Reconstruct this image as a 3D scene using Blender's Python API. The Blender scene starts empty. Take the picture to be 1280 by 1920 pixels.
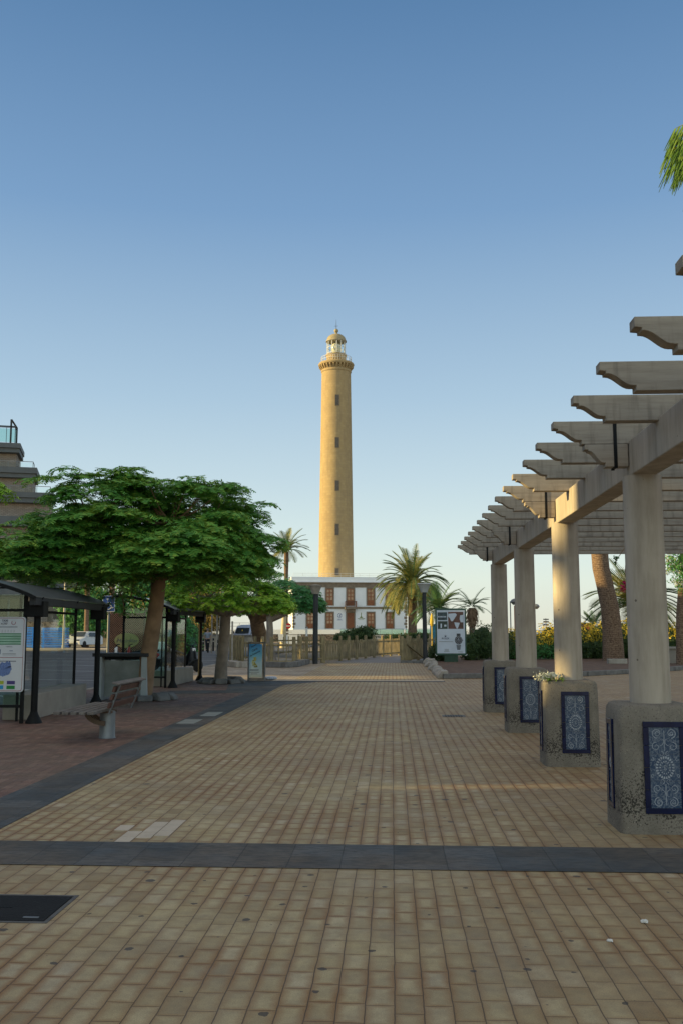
import bpy, bmesh, math, random
from mathutils import Vector, Matrix
PI = math.pi; R = math.radians
sc = bpy.context.scene
C = sc.collection
# ------------------------------------------------------------------ camera, sky, sun
EYE = 1.65; FPX = 1800.0
TH = math.atan(221/FPX); PSI = math.atan(95/FPX*math.cos(TH))
cd = bpy.data.cameras.new('camera'); cam = bpy.data.objects.new('camera', cd); C.objects.link(cam)
cd.sensor_fit = 'HORIZONTAL'; cd.sensor_width = 36; cd.lens = 36*FPX/1280
cd.clip_start = .1; cd.clip_end = 60000
cam.location = (0, 0, EYE); cam.rotation_euler = (PI/2+TH, 0, PSI)
sc.camera = cam
SUN_AZ = R(187.0); SUN_EL = R(14.0)          # sun low on the left, a little behind the camera
w = bpy.data.worlds.new('World'); sc.world = w; w.use_nodes = True
nt = w.node_tree; bg = nt.nodes['Background']
sky = nt.nodes.new('ShaderNodeTexSky'); sky.sky_type = 'NISHITA'; sky.sun_disc = False
sky.sun_elevation = SUN_EL
sky.sun_rotation = (PI/2 - SUN_AZ) % (2*PI)
sky.air_density = 1.0; sky.dust_density = .1; sky.ozone_density = 1.6; sky.altitude = 0
# the clear sky of the photo: blue overhead of the view, milky towards the horizon; zenith brightened, added to fill the shade
tcw = nt.nodes.new('ShaderNodeTexCoord'); sxw = nt.nodes.new('ShaderNodeSeparateXYZ'); nt.links.new(tcw.outputs['Generated'], sxw.inputs[0])
rw = nt.nodes.new('ShaderNodeValToRGB'); nt.links.new(sxw.outputs[2], rw.inputs[0]); rw.color_ramp.interpolation = 'LINEAR'
SKY = [(0, (.74, .76, .67)), (.05, (.776, .863, .776)), (.089, (.72, .85, .83)), (.155, (.578, .73, .807)), (.236, (.434, .604, .753)), (.41, (.205, .366, .597)), (.574, (.105, .231, .434)), (.7, (.4, .4, .42)), (1, (.62, .56, .46))]
while len(rw.color_ramp.elements) < len(SKY): rw.color_ramp.elements.new(.5)
for e_, (p_, c_) in zip(rw.color_ramp.elements, SKY): e_.position = p_; e_.color = (*c_, 1)
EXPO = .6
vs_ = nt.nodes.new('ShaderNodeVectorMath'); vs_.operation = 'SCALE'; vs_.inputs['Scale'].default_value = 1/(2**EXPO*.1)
ym = nt.nodes.new('ShaderNodeMapRange'); nt.links.new(sxw.outputs[1], ym.inputs[0])     # warm brightening of the sky behind the camera, added to light the shaded fronts
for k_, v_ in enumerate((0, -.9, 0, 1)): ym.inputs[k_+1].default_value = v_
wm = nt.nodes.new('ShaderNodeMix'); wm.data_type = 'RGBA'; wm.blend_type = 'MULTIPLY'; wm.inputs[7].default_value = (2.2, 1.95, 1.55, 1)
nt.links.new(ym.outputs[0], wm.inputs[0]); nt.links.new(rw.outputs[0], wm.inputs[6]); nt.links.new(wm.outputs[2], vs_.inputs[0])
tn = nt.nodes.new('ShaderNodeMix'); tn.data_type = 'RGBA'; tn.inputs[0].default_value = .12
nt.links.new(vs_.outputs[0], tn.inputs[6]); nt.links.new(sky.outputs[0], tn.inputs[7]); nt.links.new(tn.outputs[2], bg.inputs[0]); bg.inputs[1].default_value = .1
sl = bpy.data.lights.new('sun', 'SUN'); sl.energy = 5; sl.angle = R(.53); sl.color = (1, .74, .3)
so = bpy.data.objects.new('sun', sl); C.objects.link(so)
sd = Vector((math.cos(SUN_AZ)*math.cos(SUN_EL), math.sin(SUN_AZ)*math.cos(SUN_EL), math.sin(SUN_EL)))
so.rotation_euler = sd.to_track_quat('Z', 'Y').to_euler()
sc.view_settings.view_transform = 'Standard'; sc.view_settings.look = 'None'
sc.view_settings.exposure = EXPO; sc.view_settings.gamma = 1
sc.cycles.max_bounces = 6; sc.cycles.transparent_max_bounces = 12

# ------------------------------------------------------------------ helpers
_fw = (-math.sin(PSI), math.cos(PSI)); _rt = (math.cos(PSI), math.sin(PSI))
def _ray(px, py):
    x = (px-640)/FPX; y = (960-py)/FPX
    a = math.cos(TH)-y*math.sin(TH); z = math.sin(TH)+y*math.cos(TH)
    return (_rt[0]*x+_fw[0]*a, _rt[1]*x+_fw[1]*a, z)
def G(px, py, z=0.):                         # a survey point of the photo, on height z
    d = _ray(px, py); t = (z-EYE)/d[2]; return Vector((d[0]*t, d[1]*t, z))
def P(px, py, Y):                            # a survey point of the photo, at depth Y
    d = _ray(px, py); t = Y/d[1]; return Vector((d[0]*t, Y, EYE+d[2]*t))

class MB:
    def __init__(s): s.v = []; s.f = []; s.mi = []; s.m = 0
    def add(s, vs, fs):
        o = len(s.v); s.v += [tuple(p) for p in vs]
        for f in fs: s.f.append(tuple(i+o for i in f)); s.mi.append(s.m)
        return s
    def box(s, x0, x1, y0, y1, z0, z1, M=None):
        vs = [Vector((x, y, z)) for z in (z0, z1) for x, y in ((x0, y0), (x1, y0), (x1, y1), (x0, y1))]
        if M: vs = [M @ p for p in vs]
        return s.add(vs, [(3, 2, 1, 0), (4, 5, 6, 7), (0, 1, 5, 4), (1, 2, 6, 5), (2, 3, 7, 6), (3, 0, 4, 7)])
    def beam(s, a, b, wd, ht, up=Vector((0, 0, 1))):
        a = Vector(a); b = Vector(b); d = b-a; L = d.length; d.normalize()
        if abs(d.dot(up)) > .99: up = Vector((0, 1, 0))
        sx = d.cross(up).normalized(); uz = sx.cross(d)
        vs = [p+sx*i*wd/2+uz*j*ht/2 for p in (a, b) for i, j in ((-1, -1), (1, -1), (1, 1), (-1, 1))]
        return s.add(vs, [(3, 2, 1, 0), (4, 5, 6, 7), (0, 1, 5, 4), (1, 2, 6, 5), (2, 3, 7, 6), (3, 0, 4, 7)])
    def tube(s, pts, rad, n=10, cap=True):
        pts = [Vector(p) for p in pts]
        if not hasattr(rad, '__len__'): rad = [rad]*len(pts)
        o = len(s.v); pu = None
        for i, p in enumerate(pts):
            d = (pts[min(i+1, len(pts)-1)]-pts[max(i-1, 0)]).normalized()
            if pu is None: pu = Vector((1, 0, 0)) if abs(d.x) < .9 else Vector((0, 1, 0))
            u = (pu-d*pu.dot(d)).normalized(); pu = u; vv = d.cross(u)
            for k in range(n):
                a = 2*PI*k/n; s.v.append(tuple(p+(u*math.cos(a)+vv*math.sin(a))*rad[i]))
        for i in range(len(pts)-1):
            for k in range(n):
                s.f.append((o+i*n+k, o+i*n+(k+1) % n, o+(i+1)*n+(k+1) % n, o+(i+1)*n+k)); s.mi.append(s.m)
        if cap:
            s.f.append(tuple(o+k for k in reversed(range(n)))); s.mi.append(s.m)
            s.f.append(tuple(o+(len(pts)-1)*n+k for k in range(n))); s.mi.append(s.m)
        return s
    def lathe(s, prof, n=24, c=(0, 0, 0)):
        o = len(s.v); m = len(prof)
        for r, z in prof:
            for k in range(n):
                a = 2*PI*k/n; s.v.append((c[0]+r*math.cos(a), c[1]+r*math.sin(a), c[2]+z))
        for i in range(m-1):
            for k in range(n):
                s.f.append((o+i*n+k, o+i*n+(k+1) % n, o+(i+1)*n+(k+1) % n, o+(i+1)*n+k)); s.mi.append(s.m)
        if prof[0][0] > 1e-4: s.f.append(tuple(o+k for k in reversed(range(n)))); s.mi.append(s.m)
        if prof[-1][0] > 1e-4: s.f.append(tuple(o+(m-1)*n+k for k in range(n))); s.mi.append(s.m)
        return s
    def prism(s, poly, axis, a, b, M=None):   # polygon (u,v) extruded along axis from a to b
        n = len(poly); vs = []
        for t in (a, b):
            for u, v in poly:
                p = {'x': (t, u, v), 'y': (u, t, v), 'z': (u, v, t)}[axis]
                p = Vector(p); vs.append(M @ p if M else p)
        fs = [tuple(range(n))[::-1], tuple(range(n, 2*n))]
        fs += [(i, (i+1) % n, n+(i+1) % n, n+i) for i in range(n)]
        return s.add(vs, fs)
    def quad(s, a, b, c, d): return s.add([a, b, c, d], [(0, 1, 2, 3)])
    def build(s, name, mat, parent=None, smooth=None, bevel=0, fix=True, loc=None):
        me = bpy.data.meshes.new(name); me.from_pydata(s.v, [], s.f)
        for m in (mat if isinstance(mat, (list, tuple)) else [mat]): me.materials.append(m)
        if isinstance(mat, (list, tuple)): me.polygons.foreach_set('material_index', s.mi)
        if fix:
            bm = bmesh.new(); bm.from_mesh(me); bmesh.ops.recalc_face_normals(bm, faces=bm.faces); bm.to_mesh(me); bm.free()
        me.update()
        if smooth:
            me.polygons.foreach_set('use_smooth', [True]*len(me.polygons)); me.set_sharp_from_angle(angle=R(smooth))
        o = bpy.data.objects.new(name, me); C.objects.link(o)
        if parent: o.parent = parent
        if loc: o.location = loc
        if bevel:
            b = o.modifiers.new('bevel', 'BEVEL'); b.width = bevel; b.segments = 2; b.limit_method = 'ANGLE'; b.angle_limit = R(40)
        return o
def tag(o, label, cat, group=None):
    o['label'] = label; o['category'] = cat
    if group: o['group'] = group
    return o
def struct(o, kind='structure'): o['kind'] = kind; return o
def thing(name, label, cat, loc=(0, 0, 0), rz=0, group=None):
    o = bpy.data.objects.new(name, None); C.objects.link(o); o.empty_display_size = .2
    o.location = loc; o.rotation_euler = (0, 0, rz)
    return tag(o, label, cat, group)
def dup(o, loc, rz=None, label=None, scale=None):
    def cp(q, par):
        c = q.copy(); C.objects.link(c); c.parent = par
        for ch in list(q.children): cp(ch, c)
        return c
    r = cp(o, None); r.location = loc
    if rz is not None: r.rotation_euler = (0, 0, rz)
    if scale: r.scale = (scale,)*3
    if label: r['label'] = label
    return r
def text(s, size, mat, parent, M, name='lettering', ext=.001, bold=0, shear=0, align='CENTER'):
    cu = bpy.data.curves.new(name, 'FONT'); cu.body = s; cu.size = size; cu.extrude = ext; cu.offset = bold; cu.shear = shear
    cu.align_x = align; cu.align_y = 'CENTER'; cu.resolution_u = 3
    t = bpy.data.objects.new('t', cu); C.objects.link(t)
    bpy.context.view_layer.update()
    me = bpy.data.meshes.new_from_object(t.evaluated_get(bpy.context.evaluated_depsgraph_get()))
    bpy.data.objects.remove(t); me.name = name; me.transform(M); me.materials.clear(); me.materials.append(mat)
    o = bpy.data.objects.new(name, me); C.objects.link(o); o.parent = parent
    return o
FRONT = lambda x, y, z: Matrix.Translation((x, y, z)) @ Matrix.Rotation(PI/2, 4, 'X')     # writing that faces -Y

# ------------------------------------------------------------------ materials
class NT:
    def __init__(s, name):
        s.m = bpy.data.materials.new(name); s.m.use_nodes = True; s.t = s.m.node_tree
        s.b = s.t.nodes['Principled BSDF']; s.o = s.t.nodes['Material Output']
    def n(s, ty, **kw):
        q = s.t.nodes.new(ty)
        for k, v in kw.items(): setattr(q, k, v)
        return q
    def L(s, a, b): s.t.links.new(a, b)
    def set(s, sock, v):
        if hasattr(v, 'is_output'): s.L(v, sock)
        else: sock.default_value = v
    def math(s, op, a, b=0., c=0.):
        q = s.n('ShaderNodeMath', operation=op); s.set(q.inputs[0], a); s.set(q.inputs[1], b)
        s.set(q.inputs[2], c); return q.outputs[0]
    def noise(s, vec, scale, detail=3, rough=.55):
        q = s.n('ShaderNodeTexNoise'); q.inputs['Scale'].default_value = scale; q.inputs['Detail'].default_value = detail
        q.inputs['Roughness'].default_value = rough
        if vec: s.L(vec, q.inputs['Vector'])
        return q.outputs[0]
    def ramp(s, fac, stops, const=False):
        q = s.n('ShaderNodeValToRGB'); s.L(fac, q.inputs[0]); e = q.color_ramp.elements
        if const: q.color_ramp.interpolation = 'CONSTANT'
        while len(e) < len(stops): e.new(.5)
        for i, (p, c) in enumerate(stops): e[i].position = p; e[i].color = (*c, 1) if len(c) == 3 else c
        return q.outputs[0]
    def mix(s, f, a, b, mode='MIX'):
        q = s.n('ShaderNodeMix', data_type='RGBA', blend_type=mode)
        s.set(q.inputs[0], f); s.set(q.inputs[6], (*a, 1) if isinstance(a, tuple) else a)
        s.set(q.inputs[7], (*b, 1) if isinstance(b, tuple) else b); return q.outputs[2]
    def obj(s): return s.n('ShaderNodeTexCoord').outputs['Object']
    def bump(s, h, st=.3, dist=.01):
        q = s.n('ShaderNodeBump'); q.inputs['Strength'].default_value = st; q.inputs['Distance'].default_value = dist
        s.L(h, q.inputs['Height']); s.L(q.outputs[0], s.b.inputs['Normal'])
    def col(s, c): s.set(s.b.inputs['Base Color'], (*c, 1) if isinstance(c, tuple) else c)
def g3(v): return (v, v, v)
def mat(name, c, rough=.7, var=.25, scale=4, metal=0, bump=0, bscale=40, spec=None):
    q = NT(name); v = q.obj()
    n = q.noise(v, scale, 4)
    q.col(q.ramp(n, [(.3, tuple(x*(1-var) for x in c)), (.7, tuple(min(1, x*(1+var)) for x in c))]))
    q.b.inputs['Roughness'].default_value = rough; q.b.inputs['Metallic'].default_value = metal
    if spec is not None: q.b.inputs['Specular IOR Level'].default_value = spec
    if bump: q.bump(q.noise(v, bscale, 3), bump, .01)
    return q.m
def glass(name, tint=(.95, .98, .97), a=.05, rough=.03):
    q = NT(name); t = q.t
    tr = q.n('ShaderNodeBsdfTransparent'); tr.inputs[0].default_value = (*tint, 1)
    gl = q.n('ShaderNodeBsdfGlossy'); gl.inputs[1].default_value = rough
    lw = q.n('ShaderNodeLayerWeight'); lw.inputs[0].default_value = .5
    f = q.math('ADD', q.math('MULTIPLY', q.math('POWER', lw.outputs['Facing'], 5.), .6), a*.2)
    mx = q.n('ShaderNodeMixShader'); q.L(f, mx.inputs[0]); q.L(tr.outputs[0], mx.inputs[1]); q.L(gl.outputs[0], mx.inputs[2])
    q.L(mx.outputs[0], q.o.inputs[0]); return q.m
def leaf(name, dark, mid, tip, scale=1.6, trans=.35):
    q = NT(name); v = q.obj()
    rnd = q.n('ShaderNodeNewGeometry').outputs['Random Per Island']
    n = q.noise(v, scale, 3)
    f = q.math('MULTIPLY_ADD', rnd, .35, q.math('MULTIPLY', n, .8))
    c = q.ramp(f, [(.28, dark), (.58, mid), (.9, tip)])
    q.col(c); q.b.inputs['Roughness'].default_value = .55; q.b.inputs['Specular IOR Level'].default_value = .3
    tl = q.n('ShaderNodeBsdfTranslucent'); q.L(q.mix(.5, c, (.5, .6, .1), 'MIX'), tl.inputs[0])
    mx = q.n('ShaderNodeMixShader'); mx.inputs[0].default_value = trans*.5
    q.L(q.b.outputs[0], mx.inputs[1]); q.L(tl.outputs[0], mx.inputs[2]); q.L(mx.outputs[0], q.o.inputs[0])
    return q.m

def paver(name, bw, bl, cols, joint, jc, gum=True, stain=None, along='y', bands=None, ox=0, oy=0, jd=.5):
    """running rows of blocks, each row staggered and each block with its own tone"""
    q = NT(name); v = q.obj(); s = q.n('ShaderNodeSeparateXYZ'); q.L(v, s.inputs[0])
    X, Y = (s.outputs[0], s.outputs[1]) if along == 'y' else (s.outputs[1], s.outputs[0])
    wob = q.math('MULTIPLY', q.math('SUBTRACT', q.noise(v, 5, 2), .5), .012)
    xs = q.math('DIVIDE', q.math('ADD', X, q.math('ADD', wob, ox)), bw)
    ix = q.math('FLOOR', xs); fx = q.math('FRACT', xs)
    wn = q.n('ShaderNodeTexWhiteNoise', noise_dimensions='1D'); q.L(ix, wn.inputs['W'])
    ys = q.math('ADD', q.math('DIVIDE', q.math('ADD', Y, q.math('ADD', wob, oy)), bl), wn.outputs[0])
    iy = q.math('FLOOR', ys); fy = q.math('FRACT', ys)
    cv = q.n('ShaderNodeCombineXYZ'); q.L(ix, cv.inputs[0]); q.L(iy, cv.inputs[1])
    w2 = q.n('ShaderNodeTexWhiteNoise', noise_dimensions='2D'); q.L(cv.outputs[0], w2.inputs['Vector']); rb = w2.outputs[0]
    dx = q.math('MULTIPLY', q.math('MINIMUM', fx, q.math('SUBTRACT', 1., fx)), bw)
    dy = q.math('MULTIPLY', q.math('MINIMUM', fy, q.math('SUBTRACT', 1., fy)), bl)
    d = q.math('MINIMUM', dx, q.math('MULTIPLY', dy, 1.25))
    c = q.ramp(rb, cols)
    big = q.noise(v, .55, 4)
    if name == 'yellow_pavers':      # rust run-off that spreads from the pedestals
        rg = q.math('MULTIPLY', q.math('ADD', q.math('MULTIPLY', q.math('SUBTRACT', X, .3), .55), q.math('MULTIPLY', q.math('SUBTRACT', q.noise(v, .9, 4), .5), 2.2)), 1.)
        rg = q.math('MULTIPLY', q.math('MINIMUM', q.math('MAXIMUM', rg, 0.), 1.), .42)
        c = q.mix(rg, c, (.3, .155, .06))
    c = q.mix(q.math('MULTIPLY', q.ramp(big, [(.42, g3(0)), (.62, g3(1))]), .5), c, (.3, .235, .15) if stain else (.2, .15, .1))
    c = q.mix(q.math('MULTIPLY', q.ramp(q.noise(v, 1.7, 5, .7), [(.5, g3(0)), (.72, g3(1))]), .4), c, (.17, .13, .09))
    c = q.mix(q.math('MULTIPLY', q.ramp(q.noise(v, 9, 5, .7), [(.35, g3(1)), (.6, g3(0))]), .28), c, (.1, .08, .06))
    if stain:       # rusty halo that creeps in from the joints
        edge = q.math('SUBTRACT', 1.15, q.math('MULTIPLY', q.math('ADD', d, q.math('MULTIPLY', q.math('SUBTRACT', q.noise(v, 14, 3), .5), .03)), 26))
        edge = q.math('MULTIPLY', q.math('MAXIMUM', q.math('MINIMUM', edge, 1.), 0.), q.ramp(q.noise(v, .8, 2), [(.35, g3(.2)), (.62, g3(.95))]))
        c = q.mix(edge, c, tuple(x*.72 for x in stain))
    jm = q.ramp(q.math('MULTIPLY', d, 1/joint), [(jd*.5, g3(1)), (jd*1.2, g3(0))])
    c = q.mix(q.math('MULTIPLY', jm, .95), c, jc)
    if gum:
        vo = q.n('ShaderNodeTexVoronoi', voronoi_dimensions='2D'); vo.inputs['Scale'].default_value = 3.8
        wv = q.n('ShaderNodeVectorMath', operation='ADD'); nz = q.n('ShaderNodeTexNoise'); nz.inputs['Scale'].default_value = 30
        sc2 = q.n('ShaderNodeVectorMath', operation='SCALE'); sc2.inputs['Scale'].default_value = .03
        q.L(v, nz.inputs['Vector']); q.L(nz.outputs['Color'], sc2.inputs[0]); q.L(v, wv.inputs[0]); q.L(sc2.outputs[0], wv.inputs[1])
        q.L(wv.outputs[0], vo.inputs['Vector'])
        sp = q.n('ShaderNodeSeparateColor'); q.L(vo.outputs['Color'], sp.inputs[0])
        rad = q.math('MULTIPLY', q.math('MULTIPLY', sp.outputs[0], sp.outputs[1]), .15)
        g = q.math('LESS_THAN', vo.outputs['Distance'], rad)
        g = q.math('MULTIPLY', g, q.math('GREATER_THAN', sp.outputs[2], .35))
        c = q.mix(q.math('MULTIPLY', g, .8), c, (.035, .033, .04))
    if name == 'dark_stone_band':
        mpb = q.n('ShaderNodeMapping'); mpb.inputs['Scale'].default_value = (3, 9, 1); q.L(v, mpb.inputs[0])
        c = q.mix(q.math('MULTIPLY', q.ramp(q.noise(mpb.outputs[0], 3, 6, .7), [(.45, g3(0)), (.6, g3(1))]), .6), c, (.022, .027, .033))
    fine = q.noise(v, 160, 2)
    c = q.mix(.35, c, q.mix(1., c, q.ramp(fine, [(.3, g3(.45)), (.7, g3(1.5))]), 'MULTIPLY'))
    q.col(c)
    q.set(q.b.inputs['Roughness'], q.ramp(q.noise(v, 3, 3), [(.3, g3(.6)), (.7, g3(.85))]))
    h = q.math('ADD', q.math('MULTIPLY', q.math('MINIMUM', q.math('MULTIPLY', d, 1/(joint*1.6)), 1.), 1.), q.math('MULTIPLY', fine, .18))
    h = q.math('ADD', h, q.math('MULTIPLY', rb, .35))
    q.bump(h, .55, .006); return q.m

YEL = [(0, (.31, .235, .125)), (.08, (.39, .31, .17)), (.5, (.445, .365, .205)), (.9, (.48, .4, .24)), (1, (.51, .44, .3))]
M = {}
M['paving'] = paver('yellow_pavers', .1285, .215, YEL, .006, (.08, .055, .035), stain=(.36, .2, .085))
M['paving_far'] = paver('worn_pavers', .2, .4, [(0, (.34, .27, .19)), (1, (.46, .38, .28))], .012, (.12, .09, .07), stain=None)
M['red'] = paver('red_brick_paving', .22, .105, [(0, (.14, .075, .058)), (.6, (.205, .11, .086)), (1, (.26, .15, .118))], .006, (.05, .035, .032), gum=False, along='x')
M['dark'] = paver('dark_stone_band', .375, .375, [(0, (.038, .047, .055)), (.6, (.06, .074, .086)), (1, (.09, .106, .122))], .006, (.025, .027, .03), gum=False, oy=.23)
M['asphalt'] = mat('road_asphalt', (.085, .09, .1), .75, .3, .8, bump=.3, bscale=80)
M['path'] = mat('smooth_path', (.2, .19, .19), .8, .12, 1.2, bump=.2)
M['soil'] = mat('reddish_soil', (.12, .07, .045), .95, .5, 3, bump=.8, bscale=12)
M['sand'] = mat('dry_ground', (.22, .18, .13), .95, .3, .2)
M['concrete'] = mat('cast_concrete', (.33, .29, .245), .85, .14, 2.2, bump=.15, bscale=60)
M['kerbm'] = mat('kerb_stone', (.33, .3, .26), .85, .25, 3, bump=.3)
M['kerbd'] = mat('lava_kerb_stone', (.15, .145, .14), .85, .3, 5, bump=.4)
M['white_wall'] = mat('white_render', (.82, .86, .9), .8, .05, .6)
M['stone_trim'] = mat('brown_stone_trim', (.22, .175, .13), .8, .2, 2)
M['rubble'] = None
M['black'] = mat('black_painted_steel', (.007, .008, .009), .6, .3, 6, spec=.2)
M['grey_metal'] = mat('galvanised_steel', (.2, .215, .23), .5, .15, 6, metal=.6)
M['dark_grey'] = mat('dark_grey_paint', (.035, .038, .042), .6, .2, 4, spec=.3)
M['white_paint'] = mat('white_paint', (.72, .72, .7), .5, .06, 4)
M['marking'] = mat('worn_road_marking', (.42, .43, .44), .7, .25, 6)
M['blue_plastic'] = mat('blue_plastic', (.02, .27, .95), .5, .2, 2)
M['glass'] = glass('clear_glass')
M['gglass'] = glass('green_glass', (.72, .88, .85), .15)
M['dglass'] = mat('dark_window_glass', (.02, .03, .04), .08, .2, 2)
M['wood_red'] = mat('red_brown_varnished_wood', (.095, .036, .024), .5, .3, 5)
M['wood_grey'] = mat('weathered_bench_top', (.15, .135, .125), .7, .3, 9)
M['picket'] = mat('treated_pine', (.27, .215, .115), .8, .35, 2.5, bump=.3)
M['bark'] = mat('smooth_brown_bark', (.27, .17, .1), .9, .35, 3, bump=.5, bscale=14)
M['bark_g'] = mat('pale_grey_bark', (.27, .22, .18), .9, .3, 3, bump=.5, bscale=14)
M['leaf1'] = leaf('poinciana_leaf', (.05, .2, .045), (.13, .36, .06), (.36, .46, .06))
M['leaf2'] = leaf('bright_poinciana_leaf', (.08, .22, .02), (.22, .46, .03), (.45, .56, .05))
M['leaf3'] = leaf('deep_green_leaf', (.03, .15, .05), (.06, .24, .08), (.12, .32, .08))
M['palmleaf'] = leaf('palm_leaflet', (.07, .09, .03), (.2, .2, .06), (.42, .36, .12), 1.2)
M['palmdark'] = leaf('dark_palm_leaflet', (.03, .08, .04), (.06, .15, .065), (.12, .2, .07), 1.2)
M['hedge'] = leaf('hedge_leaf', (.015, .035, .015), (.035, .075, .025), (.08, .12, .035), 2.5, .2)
M['yellowleaf'] = leaf('yellow_hedge_tip', (.22, .2, .02), (.5, .38, .03), (.7, .5, .05), 2.5, .3)
M['dryleaf'] = leaf('golden_dry_foliage', (.1, .08, .02), (.3, .2, .06), (.5, .32, .1), 2.5, .3)
M['whiteflower'] = mat('white_blossom', (.6, .62, .52), .8, .15, 5)
M['whiteflower2'] = mat('grey_white_blossom', (.36, .4, .33), .8, .25, 5)
M['magenta'] = mat('magenta_bract', (.5, .01, .12), .7, .2, 5)
M['door_wood'] = mat('orange_brown_wood', (.25, .085, .03), .5, .2, 3)
M['pane'] = mat('warm_window_pane', (.42, .27, .17), .25, .4, 1.1)
M['skin'] = mat('skin', (.4, .23, .16), .6, .05, 4)
M['shirt'] = mat('grey_blue_shirt', (.22, .26, .32), .8, .1, 4)
M['trouser'] = mat('navy_trousers', (.015, .02, .035), .8, .1, 4)
M['hair'] = mat('grey_hair', (.15, .13, .12), .8, .2, 20)
M['redpaint'] = mat('red_paint', (.42, .02, .02), .4, .1, 3)
M['yellowp'] = mat('yellow_cloth', (.62, .42, .03), .7, .1, 3)
M['greenp'] = mat('dark_green_enamel', (.008, .06, .04), .4, .2, 3)
M['bluep'] = mat('sign_blue', (.01, .055, .25), .4, .1, 3)
M['ink'] = mat('dark_ink', (.02, .03, .08), .6, .1, 3)
M['poster'] = mat('poster_paper', (.5, .56, .66), .35, .08, 1.5)
M['slab'] = mat('slate_coloured_fascia', (.1, .115, .13), .7, .1, 1)
M['vanpaint'] = mat('pale_blue_van_paint', (.3, .38, .55), .35, .08, 1)
M['carpaint'] = mat('white_car_paint', (.66, .68, .7), .3, .04, 1)
M['rubber'] = mat('tyre_rubber', (.015, .015, .015), .8, .1, 5)
M['offwhite'] = mat('shade_wall_render', (.62, .57, .5), .85, .08, 1)

def _rubble():
    q = NT('rubble_stone'); v = q.obj()
    vo = q.n('ShaderNodeTexVoronoi'); vo.inputs['Scale'].default_value = 2.2; q.L(v, vo.inputs['Vector'])
    ve = q.n('ShaderNodeTexVoronoi', feature='DISTANCE_TO_EDGE'); ve.inputs['Scale'].default_value = 2.2; q.L(v, ve.inputs['Vector'])
    s = q.n('ShaderNodeSeparateColor'); q.L(vo.outputs['Color'], s.inputs[0])
    c = q.ramp(s.outputs[0], [(0, (.06, .05, .045)), (.6, (.15, .12, .1)), (1, (.26, .22, .18))])
    c = q.mix(q.ramp(ve.outputs[0], [(.02, g3(1)), (.07, g3(0))]), c, (.24, .2, .16)); q.col(c)
    q.b.inputs['Roughness'].default_value = .9; q.bump(ve.outputs[0], .5, .05); return q.m
M['rubble'] = _rubble()
def _brickwall():
    q = NT('grey_brown_brickwork'); v = q.obj()
    mp = q.n('ShaderNodeMapping'); mp.inputs['Rotation'].default_value = (PI/2, 0, 0); q.L(v, mp.inputs[0])
    b = q.n('ShaderNodeTexBrick'); q.L(mp.outputs[0], b.inputs[0]); b.inputs['Scale'].default_value = 1
    b.inputs['Brick Width'].default_value = .5; b.inputs['Row Height'].default_value = .16; b.inputs['Mortar Size'].default_value = .025
    b.inputs['Color1'].default_value = (.27, .22, .19, 1); b.inputs['Color2'].default_value = (.36, .31, .27, 1); b.inputs['Mortar'].default_value = (.16, .14, .13, 1)
    q.L(b.outputs[0], q.b.inputs['Base Color']); q.b.inputs['Roughness'].default_value = .9; return q.m
M['brick'] = _brickwall()
def _tower():
    q = NT('ochre_sandstone_courses'); v = q.obj(); s = q.n('ShaderNodeSeparateXYZ'); q.L(v, s.inputs[0])
    ang = q.math('MULTIPLY', q.math('ARCTAN2', s.outputs[1], s.outputs[0]), 5.5)
    cv = q.n('ShaderNodeCombineXYZ'); q.L(ang, cv.inputs[0]); q.L(s.outputs[2], cv.inputs[1])
    b = q.n('ShaderNodeTexBrick'); q.L(cv.outputs[0], b.inputs[0]); b.inputs['Scale'].default_value = 1
    b.inputs['Brick Width'].default_value = .9; b.inputs['Row Height'].default_value = .45; b.inputs['Mortar Size'].default_value = .018
    b.inputs['Color1'].default_value = (.39, .285, .14, 1); b.inputs['Color2'].default_value = (.445, .33, .17, 1); b.inputs['Mortar'].default_value = (.34, .26, .16, 1)
    c = q.mix(q.math('MULTIPLY', q.ramp(q.noise(v, .5, 5, .65), [(.4, g3(0)), (.7, g3(1))]), .4), b.outputs[0], (.27, .2, .12))
    ms = q.n('ShaderNodeMapping'); ms.inputs['Scale'].default_value = (1.6, 1.6, .12); q.L(v, ms.inputs[0])
    c = q.mix(q.math('MULTIPLY', q.ramp(q.noise(ms.outputs[0], 1.2, 4), [(.5, g3(0)), (.68, g3(1))]), .3), c, (.22, .17, .11))
    q.col(c); q.b.inputs['Roughness'].default_value = .9; q.bump(b.outputs['Fac'], -.3, .03); return q.m
M['tower'] = _tower()
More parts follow.
